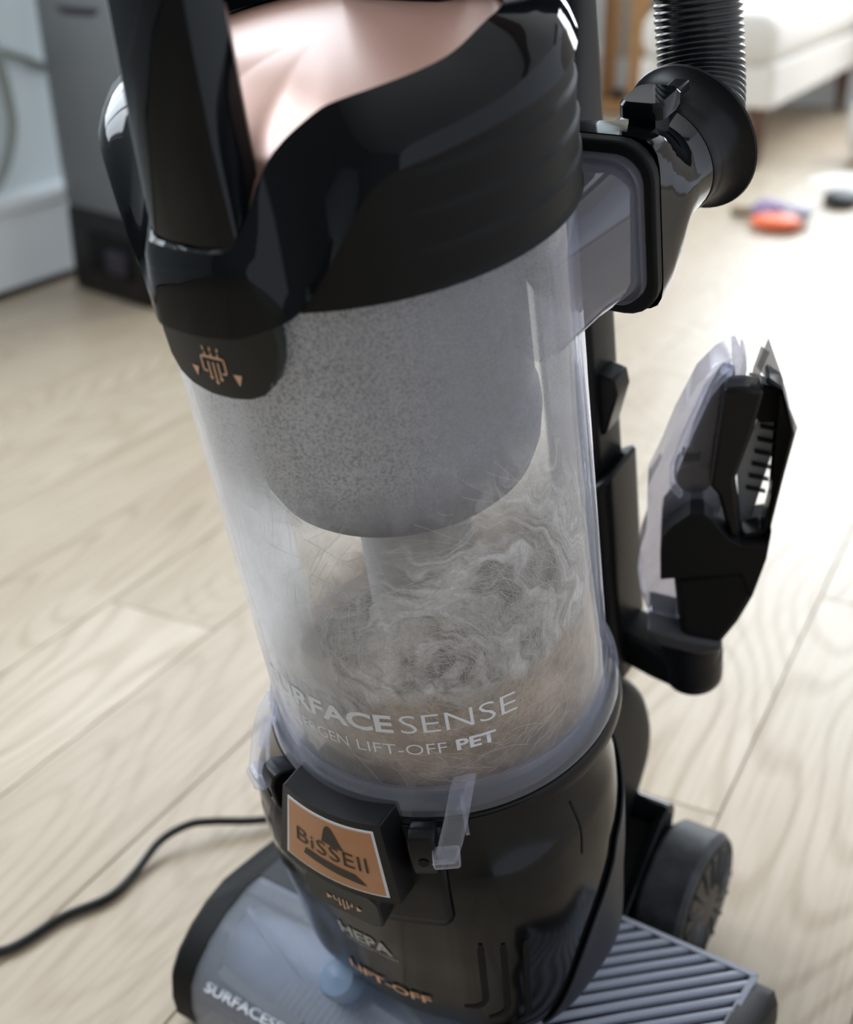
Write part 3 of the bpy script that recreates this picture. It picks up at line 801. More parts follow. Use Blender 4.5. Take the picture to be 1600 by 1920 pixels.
# lower release button with the same symbol, half tucked under the label
lb = MB(TF)
ol = rrect(.048, .026, .007, 5, .001, -.0545)
lb.loft([[(x, -.098, h) for x, h in ol], [(x, -.1125, h - .003) for x, h in ol], [(x * .96, -.1135, -.0575 + (h + .0545) * .92) for x, h in ol]])
lbo = obj('lower_release_button', lb, buttonm, body, sharp=30)
obj_s = flat_shapes('symbol', symbol(True) + [[(-10.6 + dx, 2.2), (-10.6 + dx, -1.8), (-7.2 + dx, .4)] for dx in (0, 19.2)], lambda x, y: TF((.0012 + x / 1000, -.1140, -.0600 + y / 1000)), printcu, lbo)
# hook posts (black) and clear latch tabs at both sides of the label
def rot_box(az, r, h, d, mb):
    ux = V3((-sin(rad(az)), cos(rad(az)), 0)); ur = V3((cos(rad(az)), sin(rad(az)), 0)); uz = V3((0, 0, 1))
    return ux, ur, uz, V3(PL(r, az, h))
for az, sgn in ((-117, -1), (-64, 1)):
    ux, ur, uz, c0 = rot_box(az, .1000, -.012, 0, None)
    hk = MB(TF)
    sec = [(-.010, -.018), (.007, -.018), (.0095, -.010), (.0095, .004), (.007, .0095), (.002, .011), (-.010, .006)]
    hk.loft([[tuple(c0 + ux * s2 + ur * a_ + uz * b_) for a_, b_ in sec] for s2 in (-.0068, .0068)])
    ho = obj('hook_post', hk, satin, body, sharp=40, bevel=.0012)
    hk = MB(TF); hk.lathe([(.0026, 0), (.0026, .0006)], 14, tuple(c0 + ur * .0096 + uz * -.0055), tuple(ur)); obj('hook_hole', hk, recess, ho, sharp=30)
for sg in (-1, 1):
    tb = MB(TF); rings = []
    # from the flange down and outwards, leaning towards the front; ends in a round barrel
    for off, r_, h, hw, th in ((40.5, .0925, .0230, .0056, .0014), (38.5, .0975, .0170, .0058, .0032), (36.0, .1035, .0050, .0060, .0042), (33.8, .1075, -.0060, .0060, .0048), (32.2, .1100, -.0130, .0060, .0058), (31.2, .1095, -.0185, .0056, .0036)):
        az = -90 + sg * off; c0 = V3(PL(r_, az, h)); ux = V3((-sin(rad(az)), cos(rad(az)), 0)); ur = V3((cos(rad(az)), sin(rad(az)), 0)); nn_ = (ur * .75 + V3((0, 0, .66)))
        rings.append([tuple(c0 + ux * (a_ * hw) + nn_ * (b_ * th)) for a_, b_ in ((-1, -.7), (-.7, -1), (.7, -1), (1, -.7), (1, .7), (.7, 1), (-.7, 1), (-1, .7))])
    tb.loft(rings)
    to = obj('latch_tab', tb, tabm, tank_o, sharp=30)
    tag(to, 'clear plastic latch tab on the tank rim')
    az = -90 + sg * 32.2; c0 = V3(PL(.1105, az, -.0130)); ux = V3((-sin(rad(az)), cos(rad(az)), 0))
    tb = MB(TF); tb.lathe([(.0046, -.0064), (.0054, -.0056), (.0054, .0056), (.0046, .0064)], 24, tuple(c0), tuple(ux)); obj('latch_barrel', tb, tabm, tank_o, sharp=40)
    tb = MB(TF); tb.loft([[tuple(V3(PL(r_, -90 + sg * (38.5 + d_), h))) for r_, h in ((.0935, .012), (.0985, .014), (.1060, -.004), (.1030, -.006))] for d_ in (-.5, .5)]); obj('latch_web', tb, tabm, tank_o, sharp=30)
# printed text on the motor base
def on_body(az0, h0, slope=0.0, off=.0006):
    return lambda x, y: TF(PL(body_r(az0 + math.degrees(x / .105), h0 + y) + off, az0 + math.degrees(x / .105), h0 + y))
tx = letters('HEPA', .0370, .0110, bold=.03); put_text('lettering', [(*tx, -.0185)], on_body(-92.5, -.1170), printgr, body)
tx = letters('FILTRATION SYSTEM', .0360, .0024); put_text('lettering', [(*tx, -.0170)], on_body(-91.5, -.1212), printgr, body)
tx = letters('LIFT-OFF', .0590, .0078, bold=.02); put_text('lettering', [(*tx, -.0285)], on_body(-89.5, -.1560), printbk, body)  # black copy painted as the shadow of the raised copper letters
put_text('lettering', [(*tx, -.0285)], on_body(-89.5, -.1572, off=.0010), printcu, body)
# vent slots on the right front corner: flush strips, inner shade painted dark
for k, az in enumerate((-53.5, -47.6, -41.8)):
    vs_ = MB(TF); top, bot = -.0815 - .002 * k, -.138 - .0085 * k
    pth = [(az, top - .0 - .0001)] + [(az - 1.4 * t_ / 8, top + (bot - top) * t_ / 8) for t_ in range(1, 9)] + [(az - 2.4, bot - .0045), (az - 4.6, bot - .0082), (az - 8.5 + k, bot - .0105)]
    rows = []
    for i, (aa, hh) in enumerate(pth):
        w_ = .95 if 0 < i < 9 else (.8 if i < 10 else (.75 if i < 11 else .1))
        if i == 0: w_ = .5
        nx = 1.0 if i < 9 else .75
        rows.append([PL(body_r(aa + s2, hh) + .0005, aa + s2 * nx, hh - (0 if i < 9 else (.0016 if s2 > 0 else -.0006))) for s2 in (-w_, 0, w_)])
    vs_.grid(rows); obj('vent_slot', vs_, recess, body, sharp=0)
# seam and dark grey rear flank panel on the right
se = MB(TF); rows = []
for t_ in range(9):
    aa = -18.2 - .8 * t_ / 8 + 1.2 * sin(t_ / 8 * pi); hh = -.022 - .034 * t_ / 8
    rows.append([PL(body_r(aa + d_, hh) + .0004, aa + d_, hh) for d_ in (-.35, .35)])
se.grid(rows); obj('seam', se, recess, body, sharp=0)
fk = patch(MB(TF), -39, 40, -.2, -.1, .0018, 70, 60, h0f=lambda t: -.184 - .006 * t, h1f=lambda t: lerp_tab([(-39, -.181), (-32, -.164), (-25, -.143), (-13, -.112), (-4, -.090), (-1.4, -.077), (10, -.066), (40, -.05)], -39 + 79 * t))
obj('flank_panel', fk, dgrey, body, sharp=40, solid=.0016)

# rear housing: hump joining the body, the pole and the floor head
rh = MB(TF); rings = []
for x, k in ((-.046, .80), (-.040, .95), (-.02, 1.0), (.02, 1.0), (.036, .96), (.043, .82)):
    o_ = [(.060, -.095), (.120, -.098), (.152, -.118), (.170, -.150), (.177, -.185), (.172, -.212), (.150, -.232), (.120, -.255), (.060, -.262), (.04, -.20)]
    rings.append([(x, .11 + (y - .11) * k, -.18 + (h + .18) * k) for y, h in o_])
rh.loft(rings); obj('rear_housing', rh, matte, vac, sharp=50, subsurf=2)

# --- floor head
prof = [(.112, .020), (.116, .050), (.112, .068), (.098, .0745), (.030, .0800), (-.010, .0810), (-.030, .0750), (-.046, .0660), (-.060, .0540), (-.0675, .0420), (-.0690, .0250), (-.0660, .0080), (-.050, .0050), (.090, .0050)]
foot = MB(VF)
rec = [(.112, .020), (.114, .045), (.110, .056), (.030, .058), (-.015, .040), (-.040, .018), (-.052, .010), (-.050, .0052), (.090, .0052)]
foot.loft([[(x, y, z) for y, z in rec] for x in (-.163, .163)])
ft = obj('floor_head', foot, satin, vac, sharp=35)
tag(ft, 'wide floor head with clear brush window and ribbed grey panel')
for x0, x1, x2 in ((-.150, -.166, -.171), (.160, .173, .178)):
    e_ = MB(VF)
    cz = (.02, .04)
    e_.loft([[(x0, y, z) for y, z in prof], [(x1, y, z) for y, z in prof], [(x2, cz[0] + (y - cz[0]) * .93, cz[1] + (z - cz[1]) * .90) for y, z in prof]])
    obj('end_cap', e_, matte, ft, sharp=40)
# rear deck (black) over the left part, between window and wheels
e_ = MB(VF); e_.loft([[(x, y, z) for y, z in [(.112, .045), (.112, .068), (.098, .0745), (.030, .0800), (.006, .0805), (.004, .0770), (.030, .0700), (.098, .0600)]] for x in (-.151, .052)])
obj('rear_deck', e_, dgrey, ft, sharp=35)
# clear curved brush window
wpz = [(.006, .0800), (-.010, .0802), (-.030, .0742), (-.046, .0652), (-.0595, .0532), (-.0668, .0415), (-.0682, .0250), (-.0655, .0085)]
e_ = MB(VF); e_.loft([[(x, *p) for p in wpz] + [(x, p[0] + .0022 * (1 if i > 3 else .2), p[1] - .0020) for i, p in reversed(list(enumerate(wpz)))] for x in (-.1505, .058)], False, False)
win = obj('brush_window', e_, windowm, ft, sharp=35)
e_ = MB(VF); e_.tube([(-.146, .0030, .0795), (.052, .0030, .0795)], .0016, 8); obj('window_edge', e_, tabm, ft, sharp=40)
tx = letters('SURFACESENSE', .0860, .0062, bold=.02)
put_text('lettering', [(*tx, 0)], lambda x, y: VF((-.1385 + x, -.0668 + y * .78, .0438 + y * .72)), printwh, win)
# ribs moulded inside the window's front
for k in range(18):
    x = -.088 + k * .0050
    e_ = MB(VF); e_.tube([(x + .004, -.040, .062), (x, -.052, .0520), (x - .002, -.060, .040)], .0008, 5); obj('window_rib', e_, bristle, ft, sharp=0)
# brush roll with spiral bristle rows
e_ = MB(VF); e_.lathe([(.024, 0), (.026, .003), (.026, .190), (.024, .193)], 40, (-.146, -.016, .040), (1, 0, 0))
roll = obj('brush_roll', e_, glassblack, ft, sharp=40)
for k in range(4):
    e_ = MB(VF); rows = []
    for i in range(33):
        x = -.143 + .186 * i / 32; an = k * pi / 2 + 2.6 * (i / 32)
        rows.append([(x, -.016 + q_ * cos(an + w_), .040 + q_ * sin(an + w_)) for q_, w_ in ((.0255, -.10), (.0325, -.05), (.0325, .05), (.0255, .10))])
    e_.grid(rows); obj('bristle_row', e_, bristle if k % 2 == 0 else glassblack, roll, sharp=40)
# ribbed panel on the right: dark bed and light diagonal bars
def bed(x, y): return .0742 + (.112 - y) * .060 if y > .012 else .0802 - (.012 - y) * .02
e_ = MB(VF); rows = []
for yy in [.112, .095, .07, .045, .02, 0, -.02, -.04]:
    rows.append([(x, yy, bed(x, yy) - .0042) for x in (.056, .09, .13, .161)])
e_.grid(rows); obj('grille_bed', e_, recess, ft, sharp=35, solid=.002)
def clipbar(cx, cy, dirv, half, x0, x1, y0, y1):
    """clip a long bar's centre line to the panel rectangle"""
    t0, t1 = -half, half
    for p, d, lo_, hi in ((cx, dirv[0], x0, x1), (cy, dirv[1], y0, y1)):
        a_, b_ = sorted(((lo_ - p) / d, (hi - p) / d)); t0, t1 = max(t0, a_), min(t1, b_)
    return (t0, t1) if t1 - t0 > .008 else None
dv = V3((.674, .739)); nv_ = V3((-.739, .674))
for k in range(-14, 16):
    c_ = V3((.108, .060)) + nv_ * (k * .0093)
    tt = clipbar(c_.x, c_.y, dv, .12, .058, .1595, -.040, .1105)
    if not tt: continue
    e_ = MB(VF); rings = []
    for t_ in (tt[0], (tt[0] + tt[1]) / 2, tt[1]):
        p = c_ + dv * t_
        rings.append([((p + nv_ * s2).x, (p + nv_ * s2).y, bed(0, (p + nv_ * s2).y) + dz) for s2, dz in ((-.0027, -.0045), (-.0024, -.0004), (-.0014, .0003), (.0014, .0003), (.0024, -.0004), (.0027, -.0045))])
    e_.loft(rings); obj('grille_bar', e_, ribm, ft, sharp=40)
e_ = MB(VF); e_.loft([[(x, y, bed(x, y) + dz) for x, y in ((.1585, .1115), (.1625, .109), (.1625, -.04), (.1585, -.04))] for dz in (-.004, .0006)]); obj('panel_edge', e_, ribm, ft, sharp=35)
e_ = MB(VF); e_.loft([[(x, y, bed(x, y) + dz) for x, y in ((.056, .1125), (.162, .1125), (.160, .1085), (.056, .1085))] for dz in (-.004, .0008)]); obj('panel_edge', e_, ribm, ft, sharp=35)
# pivot box, hinge and wheels
e_ = MB(VF)
e_.loft([[(x, y, z) for y, z in ((.110, .02), (.192, .02), (.192, .098), (.180, .100), (.128, .068), (.112, .066))] for x in (-.062, .061)]); obj('pivot_box', e_, matte, ft, sharp=40)
e_ = MB(VF); e_.loft([[(x, y, z) for y, z in ((.110, .02), (.150, .02), (.196, .085), (.196, .108), (.186, .114), (.178, .110), (.120, .060))] for x in (.060, .0665)]); obj('pivot_cheek', e_, gloss, ft, sharp=30, bevel=.001)
e_ = MB(VF); e_.lathe([(.0085, 0), (.0095, .001), (.0095, .066), (.0085, .067)], 24, (-.0005, .188, .104), (1, 0, 0)); obj('hinge_bar', e_, gloss, ft, sharp=40)
e_ = MB(VF); e_.lathe([(.0120, 0), (.0130, .001), (.0130, .010), (.0120, .011)], 24, (.018, .188, .104), (1, 0, 0)); obj('hinge_ring', e_, satin, ft, sharp=40)
for sx in (1, -1):
    e_ = MB(VF); e_.lathe([(.046, 0), (.0500, .004), (.0500, .031), (.0470, .0350), (.0440, .0355), (.0430, .0345), (.0, .0345)], 56, (.0675 * sx, .1800, .0500), (sx, 0, 0))
    wh = obj('wheel', e_, tyre, ft, sharp=35)
    e_ = MB(VF); e_.lathe([(.041, .0345), (.041, .0360), (.036, .0362), (.012, .0375), (.0, .0378)], 40, (.0675 * sx, .18, .05), (sx, 0, 0)); obj('hub_cap', e_, hubm, wh, sharp=35)
    if sx > 0:
        for k in range(16):
            an = 2 * pi * k / 16
            e_ = MB(VF); e_.tube([(.1045, .18 + .016 * cos(an), .05 + .016 * sin(an)), (.1040, .18 + .040 * cos(an), .05 + .040 * sin(an))], .0017, 6); obj('spoke', e_, tyre, wh, sharp=0)
e_ = MB(TF); e_.lathe([(.0, 0), (.012, .001), (.014, .006), (.0135, .016), (.011, .020), (.0, .021)], 24, (-.047, -.085, -.207), (0, -.5, 1)); obj('head_pedal', e_, plastic('pedal_blue', (0.20, 0.27, 0.38), 0.25), ft, sharp=40)

# ------------------------------------------------------------------ dust and hair inside the tank (things of their own: they lie in it)
dust = MB(TF)
rows, uvs, attr = [], [], []
NAZ, NH = 180, 64
COVH = [(-180, .05), (-140, .045), (-125, .085), (-108, .100), (-90, .110), (-72, .125), (-50, .150), (-20, .165), (10, .160), (40, .110), (80, .07), (130, .05), (180, .05)]
COVK = [(-180, .7), (-140, .45), (-122, .75), (-104, .85), (-84, .95), (-62, 1.05), (30, 1.1), (90, .8), (180, .7)]
def sstep(a, b, x):
    t = max(0, min(1, (x - a) / (b - a))); return t * t * (3 - 2 * t)
for i in range(NH + 1):
    row, uvr = [], []
    h = .005 + .185 * i / NH
    for k in range(NAZ + 1):
        az = -180 + 360 * k / NAZ
        q = V3((cos(rad(az)) * 2.2, sin(rad(az)) * 2.2, h * 26))
        n_ = noise.noise(q); n2 = noise.noise(q * 3.3)
        top = lerp_tab(COVH, az)
        cov = lerp_tab(COVK, az) * (1 - sstep(top - .045, top + .035, h + .020 * n_))
        tl_ = sstep(-70, -112, az)                                   # paler towards the left, brown grit on the right
        tone = sstep(.058 - .05 * tl_, .070 - .04 * tl_, h + .007 * n_ + .005 * n2)
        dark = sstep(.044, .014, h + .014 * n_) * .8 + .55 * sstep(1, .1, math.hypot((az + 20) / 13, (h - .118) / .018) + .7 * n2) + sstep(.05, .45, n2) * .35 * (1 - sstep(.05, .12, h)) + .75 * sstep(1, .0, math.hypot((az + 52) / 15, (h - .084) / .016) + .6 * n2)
        r_ = .0838 + .0016 * n_ + .0010 * n2 - max(0, h - .08) * .06
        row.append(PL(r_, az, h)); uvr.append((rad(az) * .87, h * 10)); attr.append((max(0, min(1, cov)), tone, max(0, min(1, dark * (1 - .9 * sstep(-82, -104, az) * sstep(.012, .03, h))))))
    rows.append(row); uvs.append(uvr)
dust.grid(rows, uvs=uvs)
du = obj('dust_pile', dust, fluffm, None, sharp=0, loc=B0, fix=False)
ca_ = du.data.color_attributes.new('cover', 'FLOAT_COLOR', 'POINT')
for q, c_ in zip(ca_.data, attr): q.color = (*c_, 1)
tag(du, 'grey brown dust and matted fluff packed inside the clear tank', 'dust', kind='stuff')
hair = MB(TF)
def strand(az, h, ang, ln, curv, r_=.0842, th=.00013):
    p = []
    for i in range(9):
        p.append(PL(r_ + random.uniform(-.0002, .0002), az, h))
        az += math.degrees(cos(ang) * ln / 8 / .085); h += sin(ang) * ln / 8; ang += curv / 8
        if h < .008 or h > .2: break
    if len(p) > 2: hair.tube(p, th, 3, False)
for k in range(1300):
    t = random.random()
    az = random.gauss(-38, 26); h = abs(random.gauss(.088, .032))
    # swirl round a centre at az -52, h .078
    dx, dy = (az + 52) / 57 * .085, (h - .078)
    ang = math.atan2(dy, dx) + pi / 2 + random.uniform(-.5, .5)
    strand(az, h, ang, random.uniform(.008, .032), random.uniform(-1.2, 1.2), random.uniform(.0838, .0858), random.uniform(.00004, .00010))
for k in range(60):
    strand(random.uniform(-125, -40), random.uniform(.06, .19), random.uniform(-1.6, 1.6), random.uniform(.01, .05), random.uniform(-.8, .8), .0862, .00008)
ho = obj('pet_hair', hair, hairm, None, sharp=0, loc=B0, fix=False)
tag(ho, 'pale pet hair swirled against the inside of the clear tank', 'hair', kind='stuff')

# ------------------------------------------------------------------ brush tool standing in the bracket socket
TP0 = V3((.080, .170, 0)); TES = V3((.9187, .3949, 0)); TNN = V3((.3949, -.9187, 0))
def TT(p): return TF(TP0 + TES * p[0] + TNN * p[2] + V3((0, 0, p[1])))    # s, t, depth towards the viewer
tool_base = B0 + TT((-.009, -.100, 0))
tool = empty('brush_tool', tool_base, 'clear and black hand brush attachment standing in the bracket on the vacuum', 'attachment')
def TT2(p): return TT(p) + B0 - tool_base
def slab(outline, d0, d1, mat, name, parent=tool, bevel=.0, taper=1.0, sharp=35, c=None, sub=0):
    mb = MB(TT2)
    cx = sum(p[0] for p in outline) / len(outline); cy = sum(p[1] for p in outline) / len(outline)
    def sc(k): return [(cx + (x - cx) * k, cy + (y - cy) * k) for x, y in outline]
    if taper != 1.0:
        dm = (d0 + d1) / 2
        mb.loft([[(x, y, d0) for x, y in sc(taper)], [(x, y, d0 + (d1 - d0) * .25) for x, y in sc(1)], [(x, y, d0 + (d1 - d0) * .75) for x, y in sc(1)], [(x, y, d1) for x, y in sc(taper)]])
    else: mb.loft([[(x, y, d0) for x, y in outline], [(x, y, d1) for x, y in outline]])
    return obj(name, mb, mat, parent, sharp=sharp, bevel=bevel, subsurf=sub)
# rear half shell (clear, violet grey)
slab([(.0171, .1242), (.0058, .1175), (-.0039, .1063), (-.0167, .0783), (-.0242, .0574), (-.0329, .0373), (-.0342, .010), (-.0350, .004), (-.0390, -.010), (-.0409, -.0240), (-.0400, -.040), (-.0377, -.0517), (-.0364, -.0592), (-.0165, -.0660), (-.004, -.04), (.006, .0), (.012, .05), (.020, .10), (.023, .118)], -.022, .006, smoky, 'clear_cover', bevel=.003)
slab([(.014, .1190), (.0085, .1150), (.0000, .1040), (-.0120, .0740), (-.0200, .0500), (-.0200, .0400), (-.0150, .0330), (-.0125, .0350), (-.0160, .0420), (-.0160, .0500), (-.0080, .0730), (.0035, .1020), (.0110, .1125), (.0155, .1160)], -.002, .010, tabm, 'cover_rim', bevel=.0012)
# inner turbine and grey carrier seen through the cover
slab([(.0095, .1120), (.0020, .0960), (-.0060, .0740), (-.0100, .0560), (-.0040, .0470), (.0040, .0460), (.0100, .0800), (.0170, .1100)], -.012, .004, dgrey, 'inner_carrier', bevel=.002)
mb = MB(TT2); mb.lathe([(.010, -.009), (.0115, -.006), (.0115, .006), (.010, .009)], 28, (-.0060, .0440, -.004), (0, 0, 1)); obj('turbine', mb, satin, tool, sharp=40)
mb = MB(TT2); mb.box((-.0075, .0600, .003), (.010, .006, .006)); obj('turbine_clip', mb, recess, tool, sharp=30)
# black nose cover, lower body, neck band and tube
slab([(-.0267, -.0195), (-.0262, .0020), (-.0247, .0128), (-.0190, .0215), (-.0086, .0303), (-.0010, .0300), (.0040, .0250), (.0128, .0115), (.0200, .0060), (.0285, .0060), (.0345, .0070), (.0369, .0167), (.0345, -.0040), (.0261, -.0350), (.0206, -.0148)], -.020, .020, matte, 'black_cover', bevel=.003)
slab([(-.0190, -.0200), (-.0161, -.0665), (.0088, -.0745), (.0195, -.0560), (.0275, -.0368), (.0345, -.0100), (.0206, -.0150)], -.020, .018, recess, 'body_shell', bevel=.004)
slab([(-.0364, -.0592), (-.0336, -.0699), (-.0289, -.0735), (-.0038, -.0818), (.0096, -.0772), (.0096, -.0715), (-.0161, -.0660)], -.018, .021, plastic('band_grey', (0.045, 0.045, 0.048), 0.5, 0.3), 'neck_band', bevel=.003)
mb = MB(TT2); mb.lathe([(.0187, -.070), (.0190, -.080), (.0190, -.1010), (.0175, -.1020)][::-1], 40, (-.0097, 0, -.002), (0, 1, 0)); obj('neck_tube', mb, satin, tool, sharp=40)
# frame round the brush mouth: bar, right rail, top
slab([(.0100, .1110), (.0208, .1112), (.0316, .1090), (.0254, .0809), (.0164, .0501), (.0195, .0200), (.0205, .0080), (.0134, .0100), (.0069, .0399), (.0020, .0464), (.0057, .0754)], .000, .016, satin, 'mouth_bar', bevel=.0025)
slab([(.0316, .1110), (.0395, .1060), (.0450, .0800), (.0320, .0110), (.0200, .0070), (.0200, .0040), (.0330, .0050), (.0365, .0100), (.0480, .0780), (.0440, .0960), (.0405, .1085), (.0330, .1150)], -.004, .012, satin, 'mouth_frame', bevel=.0015)
slab([(.0240, .1060), (.0400, .1000), (.0430, .0780), (.0300, .0780), (.0262, .0830)], -.010, .000, recess, 'mouth_top', bevel=.001)
slab([(.0300, .0790), (.0430, .0770), (.0270, .0080), (.0195, .0080), (.0175, .0480)], -.012, -.006, finm, 'mouth_bed', bevel=.0008)
for k in range(6):
    t_ = .030 + k * .0085
    slab([(.0195 + (t_ - .008) * .17, t_), (.0300 + (t_ - .008) * .19, t_ - .003), (.0300 + (t_ - .008) * .19, t_ - .0018), (.0195 + (t_ - .008) * .17, t_ + .0012)], -.006, -.003, dgrey, 'fin')
# two translucent lint flaps
slab([(.0254, .1203), (.0293, .1334), (.0337, .1301), (.0279, .1131), (.0246, .1020), (.0232, .1040)], .010, .0114, flapm, 'lint_flap')
slab([(.0337, .1301), (.0421, .1036), (.0407, .0997), (.0360, .1010), (.0279, .1131)], -.004, -.0026, flapm, 'lint_flap')
slab([(.0438, .0952), (.0497, .0787), (.0370, .0130), (.0349, .0072), (.0345, .0090), (.0462, .0770), (.0425, .0900)], .004, .0062, flapm, 'lint_flap')

# ------------------------------------------------------------------ power cord on the floor
def wpt(x, y, z): return V3((x, y, z))
cpts = [(-.40, .10), (-.3500, -.1150), (-.3120, -.0900), (-.3030, -.0440), (-.2900, -.0100), (-.2930, .0200), (-.2976, .0518), (-.2900, .0750), (-.2780, .0921), (-.2500, .1186), (-.2150, .1650), (-.1550, .2450), (-.0900, .2700), (-.0100, .2620)]
cpts = cpts[1:]
zs = [.004, .004, .004, .004, .004, .010, .014, .012, .008, .004, .004, .004, .004]
cb = bez([V3((x, y, z)) for (x, y), z in zip(cpts, zs)], 10)
root_c = B0 + VF((-.29, 0, 0))
mb = MB(lambda p: VF(p) + B0 - root_c); mb.tube([tuple(p) for p in cb], .0032, 10)
tag(obj('power_cord', mb, cordbk, None, sharp=60, loc=root_c), 'thin black power cord lying across the oak floor beside the vacuum', 'cord')

# ------------------------------------------------------------------ air purifier by the left wall
ap = empty('air_purifier', V3((-1.60, 2.00, 0)), 'tall grey air purifier with black base standing by the left wall', 'purifier')
A = rad(-16); ux = V3((cos(A), sin(A), 0)); uy = V3((-sin(A), cos(A), 0))
def AP(p): return ux * p[0] + uy * p[1] + V3((0, 0, p[2]))
mb = MB(AP); mb.loft([[(x, y, z) for x, y in rrect(.300 + e_, .24 + e_, .05, 6)] for z, e_ in ((0, -.01), (.008, .0), (.150, .0), (.165, -.006))]); obj('base', mb, blackapp, ap, sharp=40)
mb = MB(AP); mb.loft([[(x, y, z) for x, y in rrect(.300 + e_, .24 + e_, .05, 6)] for z, e_ in ((.165, -.004), (.175, .0), (.70, .03), (.72, .01))]); apb = obj('housing', mb, greyapp, ap, sharp=40)
mb = MB(AP); mb.loft([[(x, -.124 - d_, z) for x, z in rrect(.17, .15, .05, 6, .01, .585)] for d_ in (0, .006)]); obj('control_recess', mb, purpapp, ap, sharp=40)
mb = MB(AP); mb.box((.02, -.121, .085), (.14, .006, .08)); obj('intake_opening', mb, recess, ap, sharp=40, bevel=.002)
mb = MB(AP); mb.box((.045, -.126, .075), (.06, .01, .045)); obj('drawer_pull', mb, purpapp, ap, sharp=40, bevel=.004)

# grey cable looped on the wall
cbl = bez([V3(p) for p in ((0, -.10, .46), (0, .0, .445), (0, .06, .43), (0, .125, .408), (0, .19, .40), (0, .26, .40))], 10)
mb = MB(); mb.tube([tuple(p) for p in cbl], .0065, 8)
tag(obj('wall_cable', mb, cablegr, None, sharp=60, loc=(WX + .007, 1.876, 0)), 'grey cable running level along the wall to the purifier', 'cable')
cbl = bez([V3(p) for p in ((0, -.03, .50), (0, -.004, .43), (0, .009, .36), (0, .010, .31), (0, -.012, .255), (0, -.05, .21), (0, -.11, .19))], 10)
mb = MB(); mb.tube([tuple(p) for p in cbl], .0085, 8)
tag(obj('wall_cable', mb, cablegr, None, sharp=60, loc=(WX + .0095, 1.876, 0)), 'thicker grey cable hanging down the wall in a bow', 'cable')

# ------------------------------------------------------------------ sofa, far right
so_ = empty('sofa', V3((-1.02, 4.55, 0)), 'white upholstered sofa bench on dark tapered wooden legs', 'sofa')
def SO(p): return V3(p)
def cushion(mb, x0, x1, y0, y1, z0, z1, r_):
    rings = []
    pr = [(x, z) for x, z in rrect(x1 - x0, z1 - z0, r_, 6, (x0 + x1) / 2, (z0 + z1) / 2)]
    cx, cz = (x0 + x1) / 2, (z0 + z1) / 2
    for y, k in ((y0, .82), (y0 + .015, .92), (y0 + .04, .98), (y0 + .08, 1), (y1 - .06, 1), (y1, .9)):
        rings.append([(cx + (x - cx) * (1 - (1 - k) * .5), y, cz + (z - cz) * k) for x, z in pr])
    mb.loft(rings)
mb = MB(); mb.loft([[(x, y, z) for x, y in rrect(.40, 1.45, .03, 4, 0, -.02)] for z in (.17, .185, .29)]); obj('base', mb, sofam, so_, sharp=50, bevel=.008)
mb = MB(); cushion(mb, -.20, .20, -.76, .70, .285, .43, .06); obj('seat_cushion', mb, sofam, so_, sharp=60)
mb = MB(); cushion(mb, -.20, .05, -.10, .70, .42, .80, .10); obj('back_cushion', mb, sofam, so_, sharp=60)
for x, y in ((.155, -.70), (-.155, -.70), (.155, .64), (-.155, .64)):
    mb = MB(); mb.lathe([(.013, 0), (.016, .01), (.029, .172)], 20, (x, y, 0)); obj('leg', mb, darkwood, so_, sharp=40)

# wooden side table behind, and a dark box under it
tb_ = empty('side_table', V3((-1.52, 4.86, 0)), 'oak side table with square legs and low rail by the back wall', 'table')
for x, y in ((-.20, -.14), (.0, -.14), (-.20, .14), (.0, .14)):
    mb = MB(); mb.box((x, y, .27), (.05, .05, .54)); obj('leg', mb, oak, tb_, sharp=40, bevel=.003)
mb = MB(); mb.box((-.10, 0, .555), (.28, .36, .03)); obj('table_top', mb, oak, tb_, sharp=40, bevel=.004)
mb = MB(); mb.box((-.10, -.14, .03), (.16, .03, .04)); obj('rail', mb, oak, tb_, sharp=40, bevel=.003)
mb = MB(); mb.loft([[(x, y, z) for x, y in rrect(.12, .09, .012, 4)] for z in (0, .055, .062)])
tag(obj('storage_box', mb, purpapp, None, sharp=40, loc=(-1.615, 4.93, 0)), 'small dark box on the floor under the side table', 'box')

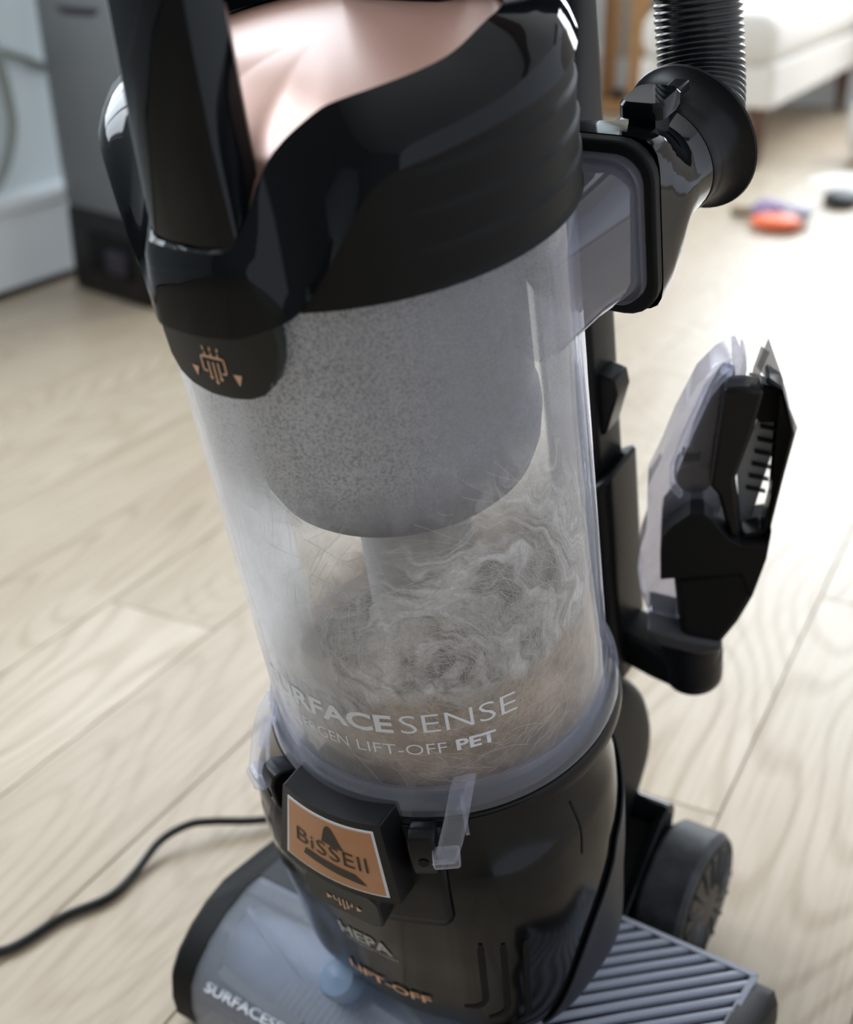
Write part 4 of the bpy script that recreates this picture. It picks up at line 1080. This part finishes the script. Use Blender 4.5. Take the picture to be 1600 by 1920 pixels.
# pet toy on the floor
ty = empty('pet_toy', V3((-.63, 3.12, 0)), 'purple and orange rubber pet toy lying on the floor', 'toy')
def blob(mb, c, rx, ry, rz, n_=20, amp=.12, f_=3):
    rows = []
    for i in range(1, n_):
        th = pi * i / n_
        rows.append([])
        for k in range(2 * n_):
            ph = pi * k / n_
            q = V3((sin(th) * cos(ph), sin(th) * sin(ph), cos(th)))
            s2 = 1 + amp * noise.noise(q * f_ + V3(c) * 9)
            rows[-1].append((c[0] + rx * q.x * s2, c[1] + ry * q.y * s2, max(.001, c[2] + rz * q.z * s2)))
    mb.loft(rows)
mb = MB(); blob(mb, (.01, -.06, .018), .060, .055, .017); obj('orange_half', mb, orange, ty, sharp=60)
mb = MB(); blob(mb, (-.025, .03, .026), .045, .04, .026); obj('purple_half', mb, purple, ty, sharp=60)
mb = MB(); blob(mb, (.04, .02, .026), .036, .04, .025); obj('grey_end', mb, toygrey, ty, sharp=60)
mb = MB(); mb.tube([(-.12, .05, .012), (-.08, .03, .016), (-.04, .02, .02)], [.011, .012, .010], 10); obj('stick', mb, brownst, ty, sharp=60)

# cream pouf and shaggy rug at the right edge, a dark slipper on it
pf = MB(); pf.lathe([(.0, 0), (.15, .0), (.185, .03), (.20, .09), (.19, .16), (.15, .20), (.0, .215)], 40, (0, 0, 0), cap=False)
tag(obj('pouf', pf, woolm, None, sharp=60, loc=(-.455, 4.12, .0)), 'round cream wool pouf at the right edge of the floor', 'pouf')
rg = MB(); rows = []
for i in range(25):
    t_ = i / 24; rows.append([])
    for k in range(48):
        an = 2 * pi * k / 48
        rr_ = (1 + .10 * noise.noise(V3((cos(an) * 2, sin(an) * 2, 3)))) * t_
        rows[-1].append((.25 * rr_ * cos(an), .165 * rr_ * sin(an), .018 * (1 - t_ ** 6) + .006 * noise.noise(V3((rr_ * 9 * cos(an), rr_ * 9 * sin(an), 1))) * (1 - t_ ** 8) + .002))
rg.grid(rows[1:], cu=True)
tag(obj('rug', rg, woolm, None, sharp=60, loc=(-.43, 3.72, 0)), 'small shaggy cream rug lying beside the pouf', 'rug')
mb = MB(); blob(mb, (0, 0, .016), .045, .075, .022, amp=.06)
tag(obj('slipper', mb, blackapp, None, sharp=60, loc=(-.535, 3.42, 0)), 'small dark slipper on the floor by the cream rug', 'slipper')
